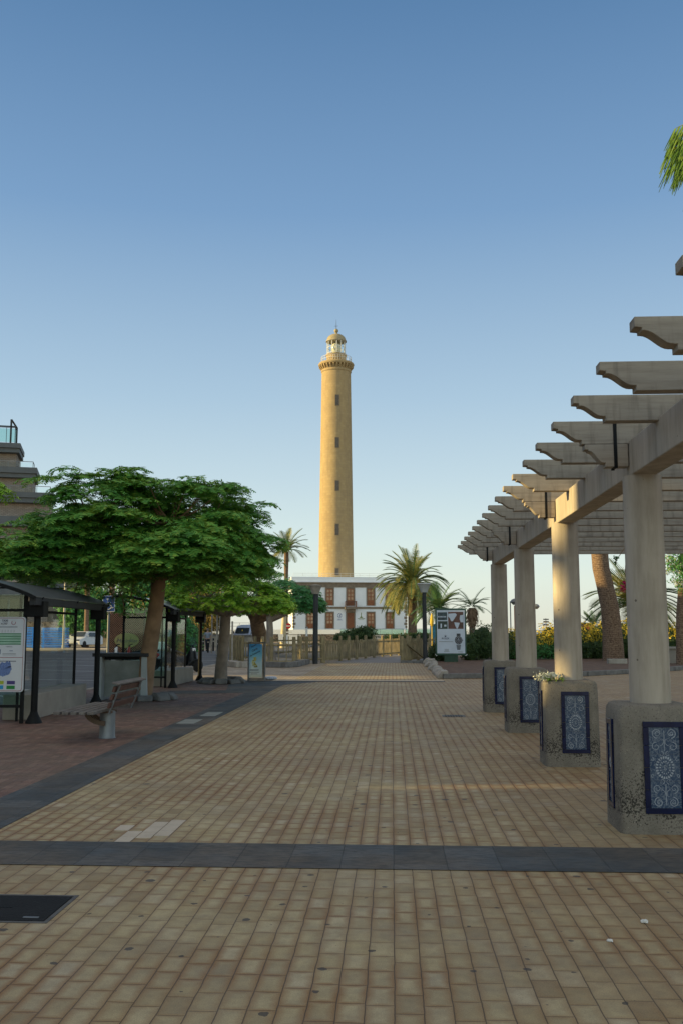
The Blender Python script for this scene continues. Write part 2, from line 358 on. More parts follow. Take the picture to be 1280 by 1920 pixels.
def _aggregate():
    q = NT('exposed_aggregate_concrete'); v = q.obj(); s = q.n('ShaderNodeSeparateXYZ'); q.L(v, s.inputs[0])
    base = q.ramp(q.noise(v, 4, 5, .6), [(.3, (.17, .152, .128)), (.7, (.28, .252, .212))])
    def pits(scale, lo, dens):
        vo = q.n('ShaderNodeTexVoronoi'); vo.inputs['Scale'].default_value = scale; q.L(v, vo.inputs['Vector'])
        sp = q.n('ShaderNodeSeparateColor'); q.L(vo.outputs['Color'], sp.inputs[0])
        return q.math('MULTIPLY', q.math('LESS_THAN', vo.outputs['Distance'], lo), q.math('LESS_THAN', sp.outputs[0], dens))
    p1 = pits(48, .34, .14); p2 = pits(105, .4, .35)
    pit = q.math('MAXIMUM', p1, p2)
    c = q.mix(q.math('MULTIPLY', pit, .62), base, (.09, .075, .06))
    c = q.mix(q.math('MULTIPLY', pits(60, .3, .12), .4), c, (.46, .42, .35))
    # black lichen patch round the lower third
    low = q.math('SUBTRACT', 1., q.math('MULTIPLY', q.math('ABSOLUTE', q.math('SUBTRACT', s.outputs[2], .27)), 3.2))
    blot = q.math('ADD', q.math('MULTIPLY', low, .5), q.math('SUBTRACT', q.noise(v, 4, 3), .62))
    mold = q.math('GREATER_THAN', q.math('ADD', blot, q.math('MULTIPLY', q.math('SUBTRACT', q.noise(v, 62, 2, .7), .5), 2.4)), .34)
    c = q.mix(q.math('MULTIPLY', mold, .86), c, (.02, .018, .016)); q.col(c)
    q.b.inputs['Roughness'].default_value = .95
    h = q.math('SUBTRACT', q.noise(v, 70, 3), q.math('MULTIPLY', pit, 1.2)); q.bump(h, .6, .006); return q.m
M['aggregate'] = _aggregate()
def _oldconcrete():
    q = NT('streaked_concrete'); v = q.obj(); mp = q.n('ShaderNodeMapping'); mp.inputs['Scale'].default_value = (6, 6, .9); q.L(v, mp.inputs[0])
    c = q.ramp(q.noise(mp.outputs[0], 1.6, 5, .6), [(.3, (.33, .285, .23)), (.5, (.44, .385, .32)), (.75, (.52, .46, .39))])
    c = q.mix(q.math('MULTIPLY', q.ramp(q.noise(v, 1.3, 4), [(.5, g3(0)), (.7, g3(1))]), .35), c, (.2, .165, .13))
    vo = q.n('ShaderNodeTexVoronoi'); vo.inputs['Scale'].default_value = 9; q.L(v, vo.inputs['Vector'])
    sp = q.n('ShaderNodeSeparateColor'); q.L(vo.outputs['Color'], sp.inputs[0])
    pit = q.math('LESS_THAN', vo.outputs['Distance'], q.math('MULTIPLY', q.math('MULTIPLY', sp.outputs[0], sp.outputs[1]), .12))
    c = q.mix(q.math('MULTIPLY', pit, .75), c, (.08, .06, .05)); q.col(c)
    q.b.inputs['Roughness'].default_value = .88; q.bump(q.math('SUBTRACT', q.noise(v, 60, 3), pit), .22, .006); return q.m
M['oldconc'] = _oldconcrete()
def _board():
    q = NT('board_marked_concrete'); v = q.obj(); oi = q.n('ShaderNodeObjectInfo'); mp = q.n('ShaderNodeMapping'); mp.inputs['Scale'].default_value = (1.2, 5, 16)
    cv = q.n('ShaderNodeCombineXYZ'); q.L(q.math('MULTIPLY', oi.outputs['Random'], 37.), cv.inputs[0]); q.L(cv.outputs[0], mp.inputs['Location']); q.L(v, mp.inputs[0])
    c = q.ramp(q.noise(mp.outputs[0], 1.5, 6, .65), [(.28, (.25, .21, .17)), (.5, (.36, .31, .255)), (.75, (.43, .375, .31))])
    m2 = q.n('ShaderNodeMapping'); m2.inputs['Scale'].default_value = (9, 9, 1.2); q.L(cv.outputs[0], m2.inputs['Location']); q.L(v, m2.inputs[0])
    c = q.mix(q.math('MULTIPLY', q.ramp(q.noise(m2.outputs[0], 1.3, 3), [(.52, g3(0)), (.66, g3(1))]), .45), c, (.14, .12, .1)); q.col(c)
    q.b.inputs['Roughness'].default_value = .88; q.bump(q.noise(mp.outputs[0], 5, 4), .3, .006); return q.m
M['board'] = _board()
M['tileblue'] = mat('cobalt_glazed_tile', (.004, .01, .05), .18, .4, 8)
def _tileart():
    q = NT('blue_and_white_glazed_tile'); v = q.obj()
    n = q.noise(v, 26, 3); rid = q.math('ABSOLUTE', q.math('SUBTRACT', n, .5))
    c = q.mix(q.ramp(rid, [(.015, g3(.7)), (.05, g3(0))]), (.028, .06, .125), (.2, .24, .3))
    c = q.mix(q.ramp(q.noise(v, 7, 2), [(.4, g3(0)), (.65, g3(.4))]), c, (.11, .15, .215))
    q.col(c); q.b.inputs['Roughness'].default_value = .2; return q.m
M['tileart'] = _tileart()
M['tilewhite'] = mat('white_glaze_ornament', (.36, .4, .46), .25, .25, 20)
M['terra'] = mat('brown_palm_bark', (.21, .135, .085), .95, .3, 5)
def _palmbark():
    q = NT('ringed_palm_bark'); v = q.obj(); s = q.n('ShaderNodeSeparateXYZ'); q.L(v, s.inputs[0])
    z = q.math('ADD', s.outputs[2], q.math('MULTIPLY', q.noise(v, 5, 4), .2))
    wv = q.math('SINE', q.math('MULTIPLY', z, 62))
    n = q.noise(v, 14, 4, .65)
    f = q.math('ADD', q.math('MULTIPLY', wv, .07), n)
    q.col(q.ramp(f, [(.3, (.075, .045, .03)), (.5, (.18, .115, .075)), (.7, (.3, .21, .145))]))
    q.b.inputs['Roughness'].default_value = .95; q.bump(f, .9, .03); return q.m
M['palmbark'] = _palmbark()

# ------------------------------------------------------------------ the ground
def sheet(name, poly, z, m, kind='structure'):
    b = MB(); b.add([(x, y, z) for x, y in poly], [tuple(range(len(poly)))])
    return struct(b.build(name, m, fix=False), kind)
def rect(x0, x1, y0, y1): return [(x0, y0), (x1, y0), (x1, y1), (x0, y1)]
sheet('ground', rect(-2600, 2600, -400, 240), -.16, M['sand'])
sheet('road', rect(-34, -8.55, -30, 79), -.1, M['asphalt'])
sheet('road', rect(-60, -8.55, 79.05, 118), -.1, M['asphalt'])
def slabdown(name, poly, z, m):
    b = MB(); b.prism(poly, 'z', -.16, z); return struct(b.build(name, m))
slabdown('paving', [(-3.27, -6), (14, -6), (14, 45), (7, 35.2), (3.1, 33.4), (1.66, 33.1), (1.66, 47.6), (.6, 48.9), (-3.27, 48.9)], 0, M['paving'])
slabdown('pavement', rect(-8.4, -3.271, -6, 31.1), -.002, M['red'])
slabdown('pavement', [(-8.4, 31.101), (-3.271, 31.101), (-3.271, 48.9), (-4.5, 52), (-8.4, 62)], -.003, M['paving_far'])
slabdown('path', [(-3.3, 48.91), (.6, 48.91), (1.6, 54), (3.2, 60), (7, 66), (12, 70), (5, 72), (.5, 65.5), (-1.3, 57.5), (-2.8, 51.5)], .003, M['path'])
sheet('stone_band', rect(-3.87, -3.27, 2, 29.2), .004, M['dark'])
sheet('stone_band', rect(-3.268, 9.9, 6.9, 7.655), .005, M['dark'])
sheet('stone_band', [(-3.87, 29.2), (-3.27, 29.2), (-2.3, 31.0), (-5.2, 31.0), (-4.4, 25.5), (-3.872, 25.5)], .0045, M['dark'])
sheet('worn_patch', [(-5.6, 24.9), (-3.9, 25.5), (-3.9, 26.6), (-6.1, 26.2)], .0035, M['dark'])
# kerbs of the pavement towards the road
b = MB(); y = -6
while y < 60:
    b.box(-8.56, -8.405, y, y+.99, -.15, .012); y += 1
struct(b.build('kerb', M['kerbm'], bevel=.012))
b = MB(); b.box(-40, -21, 79.0, 86.6, -.15, .02)
struct(b.build('pavement', mat('pale_paving', (.42, .36, .28), .8, .1, .8)))
b = MB(); b.box(-60, -21, 92, 125, -.15, .0); struct(b.build('pavement', M['path']))
# shallow lip across the plaza
b = MB(); b.box(-5.2, 1.66, 31.05, 31.3, -.1, .012); struct(b.build('drain_channel', M['dark_grey']))
b = MB(); b.box(-3.9, 1.66, 31.32, 31.9, -.1, .008); struct(b.build('stone_band', mat('pale_stone_strip', (.46, .38, .28), .8, .15, 3)))
# road paint
b = MB()
for (x0, y0, x1, y1, wd) in [(-9.5, 24.5, -16, 31, .12), (-9.2, 33, -17, 35, .14), (-9.5, 39, -20, 44, .14), (-10, 46, -24, 49, .15),
                             (-9.6, 27.5, -12, 28.3, .5), (-10, 55, -26, 60, .2), (-9.6, 52, -24, 52.6, .12), (-10, 63, -30, 69, .15), (-9.6, 20.5, -16, 21, .1), (-14, 36, -21, 35.5, .3)]:
    d = Vector((x1-x0, y1-y0, 0)).normalized(); n = Vector((-d.y, d.x, 0))*wd/2; a = Vector((x0, y0, -.095)); e = Vector((x1, y1, -.095))
    b.quad(a-n, e-n, e+n, a+n)
struct(b.build('road_marking', M['marking'], fix=False))
# renewed pavers near the camera: thin blocks a hair above their neighbours
b = MB()
for (i, j0, j1) in [(-18, 38.1, 39.1), (-17, 36.0, 38.0), (-16, 36.8, 39.9), (-15, 37.2, 40.2)]:
    k = j0
    while k < j1-.2:
        b.box(i*.1285+.004, (i+1)*.1285-.004, k*.215+.004-.1, (k+1)*.215-.004-.1, 0, .0035); k += 1
tag(b.build('new_pavers', mat('pale_new_paver', (.5, .44, .36), .8, .08, 6)), 'cluster of paler replacement pavers just beyond the dark band on the left', 'paver patch')
b = MB(); b.box(-3.82, -3.5, 17.1, 17.9, 0, .007).box(-3.7, -3.4, 18.6, 19.5, 0, .0075)
tag(b.build('paving_slab', mat('pale_repair_slab', (.26, .28, .27), .8, .1, 3)), 'pale repaired slabs set in the dark stone band near the bench', 'paving slab')
# manholes
t = thing('manhole_cover', 'square black iron manhole cover in the left foreground paving', 'manhole cover', (-2.32, 5.86, 0))
b = MB(); b.box(-.33, .33, -.255, .255, -.05, .006); b.build('cover', mat('black_cast_iron', (.01, .01, .011), .7, .35, 7, spec=.2, bump=.6, bscale=90), t, bevel=.003)
b = MB(); b.box(-.36, .36, -.285, -.26, -.05, .004).box(-.36, .36, .26, .285, -.05, .004).box(-.36, -.335, -.26, .26, -.05, .004).box(.335, .36, -.26, .26, -.05, .004); b.build('rim', mat('worn_iron_rim', (.09, .085, .08), .6, .4, 12), t)
b = MB()
for i in range(5): b.box(-.045+i*.02, -.033+i*.02, -.01, .012, .006, .0085)
b.build('lifting_slot', M['black'], t)
b = MB(); b.box(.19, .28, -.205, -.185, .006, .0085); b.build('name_plate', M['grey_metal'], t)
c = G(850, 1343); t = thing('drain_cover', 'small grey drain cover in the paving left of the third pedestal', 'drain cover', c)
b = MB(); b.box(-.22, .22, -.2, .2, -.03, .006); b.build('frame', M['kerbd'], t)
b = MB()
for i in range(7): b.box(-.17+i*.05, -.14+i*.05, -.16, .16, .006, .012)
b.build('grate', M['dark_grey'], t)
# litter
random.seed(4)
def crumple(name, r, label, cat, loc, m, flat=.5):
    bm = bmesh.new(); bmesh.ops.create_icosphere(bm, subdivisions=3, radius=r)
    for v in bm.verts:
        v.co *= random.uniform(.6, 1.2); v.co.z = max(v.co.z*flat, -r*.3)
    me = bpy.data.meshes.new(name); bm.to_mesh(me); bm.free(); me.materials.append(m)
    o = bpy.data.objects.new(name, me); C.objects.link(o); o.location = loc; return tag(o, label, cat)
crumple('crumpled_tissue', .022, 'crumpled white tissue on the pavers, right foreground', 'litter', G(1208, 1731)+Vector((0, 0, .008)), M['white_paint'])
crumple('paper_scrap', .016, 'tiny white paper scrap left of the crumpled tissue', 'litter', G(1143, 1766)+Vector((0, 0, .005)), M['white_paint'])
crumple('newspaper_litter', .22, 'crumpled pale paper lying at the foot of the blue menu sign', 'litter', G(507, 1275)+Vector((0, 0, .06)), M['poster'], .25)
# sea
b = MB(); b.quad((-30000, 240, -4), (30000, 240, -4), (30000, 40000, -4), (-30000, 40000, -4))
q = NT('sea_water'); q.col((.04, .12, .19)); q.b.inputs['Roughness'].default_value = .35; q.bump(q.noise(q.obj(), .15, 4), .6, .6)
struct(b.build('sea', q.m, fix=False))
b = MB(); b.quad((-2600, 239.9, -4.2), (2600, 239.9, -4.2), (2600, 240.1, -.16), (-2600, 240.1, -.16)); struct(b.build('shore', M['sand'], fix=False))

# soil bed with its kerbs, right of the path
sheet('soil_bed', [(1.78, 33.45), (3.1, 33.75), (6.95, 35.6), (10.0, 38.6), (13, 42.5), (18, 50), (24, 64), (5.4, 64), (2.3, 54), (1.78, 48)], .045, M['soil'])
def kerbline(name, pts, wd, ht, m, label, step=1.0, rnd=.0, group=None):
    t = thing(name, label, 'kerb', pts[0])
    o = Vector(pts[0]); out = []
    for a, c in zip(pts[:-1], pts[1:]):
        a = Vector(a); c = Vector(c); n = max(1, round((c-a).length/step))
        for i in range(n):
            p0 = a.lerp(c, i/n+.012/n*rnd*2); p1 = a.lerp(c, (i+1)/n-.02/n)
            hz = ht*(1+random.uniform(-rnd, rnd))
            bb = MB(); bb.beam(p0-o+Vector((0, 0, hz/2)), p1-o+Vector((0, 0, hz/2)), wd*(1+random.uniform(-rnd, rnd)), hz)
            bb.build('kerb_stone', m, t, bevel=.02)
    return t
kerbline('stone_kerb', [(1.7, 33.2, 0), (3.15, 33.55, 0), (6.95, 35.35, 0), (10.1, 38.4, 0), (13.2, 42.4, 0)], .2, .17, M['kerbd'], 'grey lava stone kerb curving along the soil bed behind the pergola', 1.0)
t = thing('boulder_kerb', 'row of slanted pale kerb stones edging the path below the street lamp', 'kerb', (1.72, 33.2, 0))
for i in range(13):
    y = .5+i*1.12
    bb = MB(); h = random.uniform(.2, .3)
    bb.prism([(-.2, 0), (.18, 0), (.16, h), (-.04, h*.96), (-.17, h*.4)], 'y', y-.5, y+.5)
    o = bb.build('kerb_stone', M['kerbm'], t, bevel=.03); o.rotation_euler = (0, 0, random.uniform(-.01, .01))

# ------------------------------------------------------------------ lighthouse
TY = 168
tc = P(630, 1080, TY); tx = tc.x
r0 = (P(663, 1078, TY).x-P(597, 1078, TY).x)/2; r1 = (P(657, 700, TY).x-P(603, 700, TY).x)/2
zt = P(630, 700, TY).z; zb = 2.0
lh = thing('lighthouse', 'tall round ochre sandstone lighthouse tower behind the white two storey house', 'lighthouse', (tx, TY, zb))
H = zt-zb; r0b = r0+(r0-r1)*.25
b = MB(); b.lathe([(r0b+(r1-r0b)*i/24, H*i/24) for i in range(25)], 64); b.build('shaft', M['tower'], lh, smooth=30)
def zz(py): return P(630, py, TY).z-zb
b = MB(); ra = r1
b.lathe([(ra, H), (ra+.12, H+.15), (ra+.12, H+.4), (ra+.02, H+.5), (ra+.02, H+1.15), (ra+.55, H+1.3), (ra+.62, H+1.55), (ra+.5, H+1.75), (ra+.15, H+1.85), (2.2, H+2.05)], 64)
b.build('gallery', M['tower'], lh, smooth=30)
b = MB()
for k in range(30):
    a = 2*PI*k/30; Mx = Matrix.Rotation(a, 4, 'Z')
    b.prism([(ra-.02, H+.55), (ra+.12, H+.55), (ra+.5, H+1.0), (ra+.5, H+1.27), (ra-.02, H+1.27)], 'y', -.12, .12, Mx)
cb = b.build('corbels', M['tower'], lh)
b = MB(); b.lathe([(1.75, H+1.9), (1.75, H+3.1), (1.9, H+3.2), (1.9, H+3.35), (1.6, H+3.4)], 48); b.build('watch_room', M['tower'], lh, smooth=30)
zl = H+3.55; b = MB()
for k in range(40):
    a = 2*PI*k/40; b.tube([(2.7*math.cos(a), 2.7*math.sin(a), H+1.9), (2.7*math.cos(a), 2.7*math.sin(a), H+2.85)], .025, 5)
for zr in (2.4, 2.85): b.tube([(2.7*math.cos(2*PI*k/40), 2.7*math.sin(2*PI*k/40), H+zr) for k in range(41)], .03, 5)
b.build('railing', M['white_paint'], lh)
b = MB()
for k in range(12):
    a = 2*PI*k/12+.1; b.tube([(1.62*math.cos(a), 1.62*math.sin(a), zl), (1.62*math.cos(a), 1.62*math.sin(a), zl+2.3)], .06, 6)
for zr in (.05, 1.15, 2.25): b.tube([(1.62*math.cos(2*PI*k/48), 1.62*math.sin(2*PI*k/48), zl+zr) for k in range(49)], .05, 6)
b.build('lantern_frame', M['white_paint'], lh)
b = MB(); b.lathe([(1.58, zl), (1.58, zl+2.3)], 32); b.build('lantern_glass', M['glass'], lh, smooth=30)
b = MB(); b.lathe([(.35, zl-.1), (.8, zl+.5), (.95, zl+1.1), (.8, zl+1.7), (.3, zl+2.1)], 16); b.build('lens', mat('lamp_lens', (.7, .68, .55), .15, .15, 3), lh, smooth=30)
dz = zl+2.3; b = MB(); b.lathe([(1.85, dz-.05), (1.85, dz+.12), (1.7, dz+.3)]+[(1.7*math.cos(R(a)), dz+.3+1.15*math.sin(R(a))) for a in range(10, 81, 10)]+[(.26, dz+1.5), (.2, dz+1.7)]+[(.4*math.cos(R(a)), dz+2.05+.4*math.sin(R(a))) for a in range(-60, 91, 15)], 32)
b.build('dome', mat('ochre_dome_paint', (.33, .28, .17), .6, .15, 2), lh, smooth=40)
b = MB(); b.tube([(0, 0, dz+2.4), (0, 0, dz+4.2)], [.05, .015], 6).beam((-.35, 0, dz+2.95), (.35, 0, dz+2.95), .04, .04)
b.build('weather_vane', M['dark_grey'], lh)
for py0, py1 in ((747, 766), (826, 844), (906, 924), (986, 1006), (1068, 1080)):
    z0, z1 = zz(py1), zz(py0); rr = r0b+(r1-r0b)*((z0+z1)/2)/H
    pw = P(634, 900, TY).x-tx; ang = -PI/2+math.asin(pw/rr)+R(-1)
    Mx = Matrix.Rotation(ang, 4, 'Z')
    b = MB(); b.box(rr-.25, rr+.05, -.4, .4, z0-.08, z1+.08, Mx); f = b.build('window', mat('worn_stone_reveal', (.25, .19, .12), .8), lh)
    b = MB(); b.box(rr-.2, rr+.07, -.3, .3, z0, z1, Mx); b.build('shutter', mat('grey_brown_shutter', (.11, .095, .08), .7), f)

# ------------------------------------------------------------------ keeper's house
BY = 158; bx0 = P(551, 1100, BY).x; bx1 = P(762, 1100, BY).x; BZ = 1.82; BROT = R(9)
hs = thing('keepers_house', 'white two storey house with brown stone trim and red wood windows below the lighthouse', 'house', (bx0, BY-1.2, BZ), BROT)
W = (bx1-bx0)/math.cos(BROT); D = 15.0
def hz(py): return EYE+(1181-py)*.0878-BZ
def hx(px): return ((px-551)*.0878)/math.cos(BROT)
b = MB(); b.box(0, W, 0, D, -.2, hz(1102)); b.build('wall', M['white_wall'], hs)
b = MB(); b.box(-.12, W+.12, -.12, D+.12, hz(1102), hz(1093)); b.build('stone_frieze', M['stone_trim'], hs)
b = MB(); b.box(-.5, W+.5, -.5, D+.5, hz(1093), hz(1091.3)).box(-.3, W+.3, -.3, D+.3, hz(1091.3), hz(1082.8)); b.build('parapet', M['white_wall'], hs)
b = MB()
for i in range(13): b.tube([(i*W/12, 0, hz(1082.8)), (i*W/12, 0, hz(1076))], .02, 5)
for z in (1076, 1079.5): b.tube([(0, 0, hz(z)), (W, 0, hz(z))], .02, 5)
b.build('roof_railing', M['white_paint'], hs)
b = MB(); b.box(-.15, W+.15, -.15, .06, hz(1142), hz(1138.3)); b.build('string_course', M['stone_trim'], hs)
cols = [583, 618.3, 656.8, 694.5, 730]
def hwin(cx, py0, py1, door=False, hw=6.2):
    x = hx(cx); z0, z1 = hz(py1), hz(py0); w_ = hw*.0878
    b = MB(); fw_ = .2
    b.box(x-w_-fw_, x-w_, -.1, .05, z0, z1+fw_).box(x+w_, x+w_+fw_, -.1, .05, z0, z1+fw_).box(x-w_, x+w_, -.1, .05, z1, z1+fw_)
    fr = b.build('door_surround' if door else 'window', M['stone_trim'], hs)
    b = MB(); b.box(x-w_, x+w_, -.045, .04, z0, z1)
    lf = b.build('door_leaf' if door else 'sash', M['door_wood'], fr)
    b = MB(); nr = 4; ph = (z1-z0)
    if not door:
        for s_ in (-1, 1):
            xc = x+s_*w_*.48
            for r_ in range(nr-1):
                zz0 = z0+ph*(.32+r_*.225); b.box(xc-w_*.32, xc+w_*.32, -.06, -.03, zz0, zz0+ph*.17)
        b.build('pane', M['pane'], fr)
    else:
        for i in range(-3, 4): b.box(x+i*w_*.27-.012, x+i*w_*.27+.012, -.055, -.04, z0+.05, z1-.1)
        b.build('door_groove', mat('dark_wood_joint', (.1, .03, .015), .6), fr)
for c_ in cols:
    hwin(c_, 1104.5, 1136)
    if abs(c_-656.8) > 1: hwin(c_, 1149.5, 1178.7)
hwin(656.8, 1150, 1179, True, 6.6)
b = MB(); x = hx(656.8)
b.box(x-1.0, x+1.0, -1.0, -.16, hz(1143), hz(1139)).box(x-.75, x+.75, -.45, -.16, hz(1148), hz(1143)); bl = b.build('balcony', M['stone_trim'], hs)
b = MB()
for i in range(15): b.tube([(x-.9+i*.1286, -.9, hz(1139)), (x-.9+i*.1286, -.9, hz(1128.5))], .03, 5)
for s_ in (-1, 1):
    for j in range(4): b.tube([(x+s_*.9, -.9+j*.2, hz(1139)), (x+s_*.9, -.9+j*.2, hz(1128.5))], .03, 5)
b.beam((x-.95, -.9, hz(1128.5)), (x+.95, -.9, hz(1128.5)), .1, .12); b.build('balustrade', mat('dark_red_wood_rail', (.13, .05, .03), .6), bl)
b = MB(); b2 = MB()
for i in range(17):
    z = .1+i*.5
    if z > hz(1104): break
    e = .45 if i % 2 else .28
    b.box(W-e, W+.06, -.06, .1, z, z+.4); b2.box(-.06, e, -.06, .1, z, z+.4)
b.build('quoins', M['stone_trim'], hs); b2.build('quoins', M['stone_trim'], hs)
# emblems on the wall
def hp(px, py): return (hx(px), -.035, hz(py))
ex, _, ez = hp(637, 1154.5); b = MB()
for k in range(24):
    a, c_ = 2*PI*k/24, 2*PI*(k+1)/24
    if k % 6 == 5: continue
    b.add([(ex+.36*math.cos(a), -.035, ez+.36*math.sin(a)), (ex+.36*math.cos(c_), -.035, ez+.36*math.sin(c_)), (ex+.29*math.cos(c_), -.035, ez+.29*math.sin(c_)), (ex+.29*math.cos(a), -.035, ez+.29*math.sin(a))], [(0, 1, 2, 3)])
b.box(ex-.3, ex+.3, -.036, -.03, ez-.62, ez-.57).box(ex-.42, ex+.42, -.036, -.03, ez-.76, ez-.72)
b.build('emblem', M['bluep'], hs)
text('i', .62, M['bluep'], hs, FRONT(ex, -.04, ez), shear=.3, bold=.02)
ex, _, ez = hp(676.5, 1154); b = MB()
b.box(ex-.045, ex+.045, -.036, -.03, ez-.3, ez+.42).prism([(ex-.32, ez-.42), (ex+.32, ez-.42), (ex+.08, ez-.2), (ex-.08, ez-.2)], 'y', -.037, -.031)
b.box(ex-.6, ex+.6, -.036, -.03, ez-.57, ez-.5).box(ex-.45, ex+.45, -.036, -.03, ez-.74, ez-.7)
b.build('emblem', mat('olive_emblem_paint', (.16, .2, .03), .6), hs)

# terrace in front of the house
tw = thing('terrace_wall', 'long low white parapet on dark rubble stone in front of the house', 'wall', (-40, 148, 0))
b = MB(); b.box(-2, 60, 0, .6, -.16, .98); b.build('rubble_base', M['rubble'], tw)
b = MB(); b.box(-2.05, 60.05, -.05, .65, .98, 1.68); b.build('white_parapet', M['white_wall'], tw)
slabdown('terrace', rect(-42, 20, 148.7, 190), 1.6, M['path'])
b = MB()
for i in range(14): b.tube([(-1.5+i*1.5, .3, 1.68), (-1.5+i*1.5, .3, 2.7)], .03, 5)
for z in (2.2, 2.7): b.tube([(-1.5, .3, z), (18, .3, z)], .03, 5)
b.build('railing', M['grey_metal'], tw)
rp = thing('glass_balustrade', 'green glass balustrade along the ramp to the house door', 'balustrade', (0, 146, 0))
for x0, x1 in ((P(690, 1190, 146).x, P(756, 1190, 146).x), (P(638, 1190, 146).x, P(652, 1190, 146).x), (P(760, 1190, 146).x, P(812, 1190, 146).x)):
    b = MB(); b.box(x0, x1, -.02, .02, .9, 1.72); b.build('glass_panel', M['gglass'], rp)
    b = MB(); n = max(2, int((x1-x0)/1.4))
    for i in range(n+1): b.beam((x0+(x1-x0)*i/n, 0, .1), (x0+(x1-x0)*i/n, 0, 1.78), .05, .05)
    b.beam((x0, 0, 1.78), (x1, 0, 1.78), .05, .05); b.build('rail', M['grey_metal'], rp)
a = P(693, 1190.5, 140); c = P(755, 1194, 140); b = MB()
b.prism([(a.x, a.z-.12), (c.x, c.z-.12), (c.x, c.z), (a.x, a.z)], 'y', 140, 143).prism([(a.x, -.1), (c.x+1, -.1), (c.x, c.z-.13), (a.x, a.z-.13)], 'y', 140.2, 142.8)
tag(b.build('access_ramp', mat('pale_grey_concrete', (.4, .42, .46), .8, .1, 1)), 'sloping pale concrete access ramp behind the wooden fence', 'ramp')

# ------------------------------------------------------------------ pergola
pg = thing('pergola', 'pale concrete pergola with round columns, tiled pedestals and scroll ended rafters', 'pergola', (1.86, 8.16, 0))
PITCH = 3.83
b = MB(); poly = []
for k in range(32):                          # rounded square, slightly irregular
    a = 2*PI*(k+.5)/32; e = .2
    cx_, cy_ = math.cos(a), math.sin(a)
    sx, sy = math.copysign(abs(cx_)**e, cx_), math.copysign(abs(cy_)**e, cy_)
    poly.append((sx, sy))
rings = [(0, .335, .3), (.02, .335, .3), (.9, .325, .29), (.985, .32, .285), (1.02, .3, .265), (1.035, .26, .22)]
vs = [(x*rx, y*ry, z) for z, rx, ry in rings for x, y in poly]; n = 32
fs = [(i*n+k, i*n+(k+1) % n, (i+1)*n+(k+1) % n, (i+1)*n+k) for i in range(len(rings)-1) for k in range(n)] + [tuple((len(rings)-1)*n+k for k in range(n)), tuple(reversed(range(n)))]
b.add(vs, fs); ped = b.build('pedestal', M['aggregate'], pg, smooth=35); ped.location = (.325, .3, 0)
def spiral(bm_, cx, cz, r, turns, sgn, wd, y=-.0045, a0=0, n=26):
    pr = None
    for i in range(n+1):
        t_ = i/n; rr = r*(1-t_*.8); a = a0+sgn*turns*2*PI*t_
        p = Vector((cx+rr*math.cos(a), y, cz+rr*math.sin(a))); dn = Vector((math.cos(a), 0, math.sin(a)))*wd*(1-.5*t_)/2
        cur = (p-dn, p+dn)
        if pr: bm_.quad(pr[0], pr[1], cur[1], cur[0])
        pr = cur
def tilepanel(parent, w_, h_, loc, rz):
    e = .045
    b = MB(); b.box(-w_/2, w_/2, -.012, .03, 0, e).box(-w_/2, w_/2, -.012, .03, h_-e, h_)
    n_ = 3; sh_ = (h_-2*e)/4
    cuts = [e, e+sh_*.9, e+sh_*2, e+sh_*3.1, h_-e]
    for s_ in (-1, 1):
        for z0, z1 in zip(cuts[:-1], cuts[1:]):
            x0, x1 = sorted((s_*w_/2, s_*(w_/2-e))); b.box(x0, x1, -.012, .03, z0+.002, z1-.002)
    p = b.build('tile_panel', M['tileblue'], parent, bevel=.003); p.location = loc; p.rotation_euler = (0, 0, rz)
    b = MB(); iw = w_-2*e; ih = (h_-2*e)/3
    for i in range(3): b.box(-iw/2, iw/2, -.002, .03, e+i*ih+.001, e+(i+1)*ih-.001)
    b.build('tile', M['tileart'], p)
    b = MB(); zc = h_/2; k = iw/.22
    for j in range(22):                      # rosette petals
        a = 2*PI*j/22; rx, rz_ = .062*k, .076*k
        c_ = Vector((rx*math.cos(a), -.0045, zc+rz_*math.sin(a))); d = Vector((math.cos(a), 0, math.sin(a))); tt = Vector((-d.z, 0, d.x))
        b.quad(c_-d*.013-tt*.004, c_+d*.006-tt*.008, c_+d*.006+tt*.008, c_-d*.013+tt*.004)
    for j in range(14):
        a = 2*PI*j/14; c_ = Vector((.036*k*math.cos(a), -.0045, zc+.044*k*math.sin(a))); d = Vector((math.cos(a), 0, math.sin(a))); tt = Vector((-d.z, 0, d.x))
        b.quad(c_-d*.007-tt*.003, c_+d*.005-tt*.005, c_+d*.005+tt*.005, c_-d*.007+tt*.003)
    spiral(b, 0, zc+.008, .012, 1.2, 1, .004); spiral(b, 0, zc-.01, .012, 1.2, -1, .004)
    for s_ in (-1, 1):
        for v_ in (-1, 1):
            spiral(b, s_*.052*k, zc+v_*(ih*1.28), .036*k, 1.6, s_*v_, .0055, a0=-v_*PI/2)
            spiral(b, s_*.052*k, zc+v_*(ih*1.28), .014*k, 1.0, -s_, .004)
            spiral(b, s_*.06*k, zc+v_*(ih*.78), .032*k, 1.3, -s_*v_, .005, a0=v_*PI/2)
            spiral(b, s_*.025*k, zc+v_*(ih*.5), .022*k, .8, s_*v_, .004, a0=v_*PI/2)
            spiral(b, s_*.09*k, zc+v_*ih*.3, .014*k, 1.1, s_, .004, a0=PI/2*v_)
            spiral(b, s_*.03*k, zc+v_*ih*1.02, .04*k, .45, -s_*v_, .004, a0=-v_*PI/2)
    for v_ in (-1, 1): b.box(-.0022, .0022, -.0046, -.004, *sorted((zc+v_*ih*.62, zc+v_*ih*1.38)))
    b.build('tile_ornament', M['tilewhite'], p, fix=False)
    return p
tilepanel(ped, .335, .735, (.03, -.302, .165), 0)
tilepanel(ped, .2, .735, (-.334, .02, .165), -PI/2)
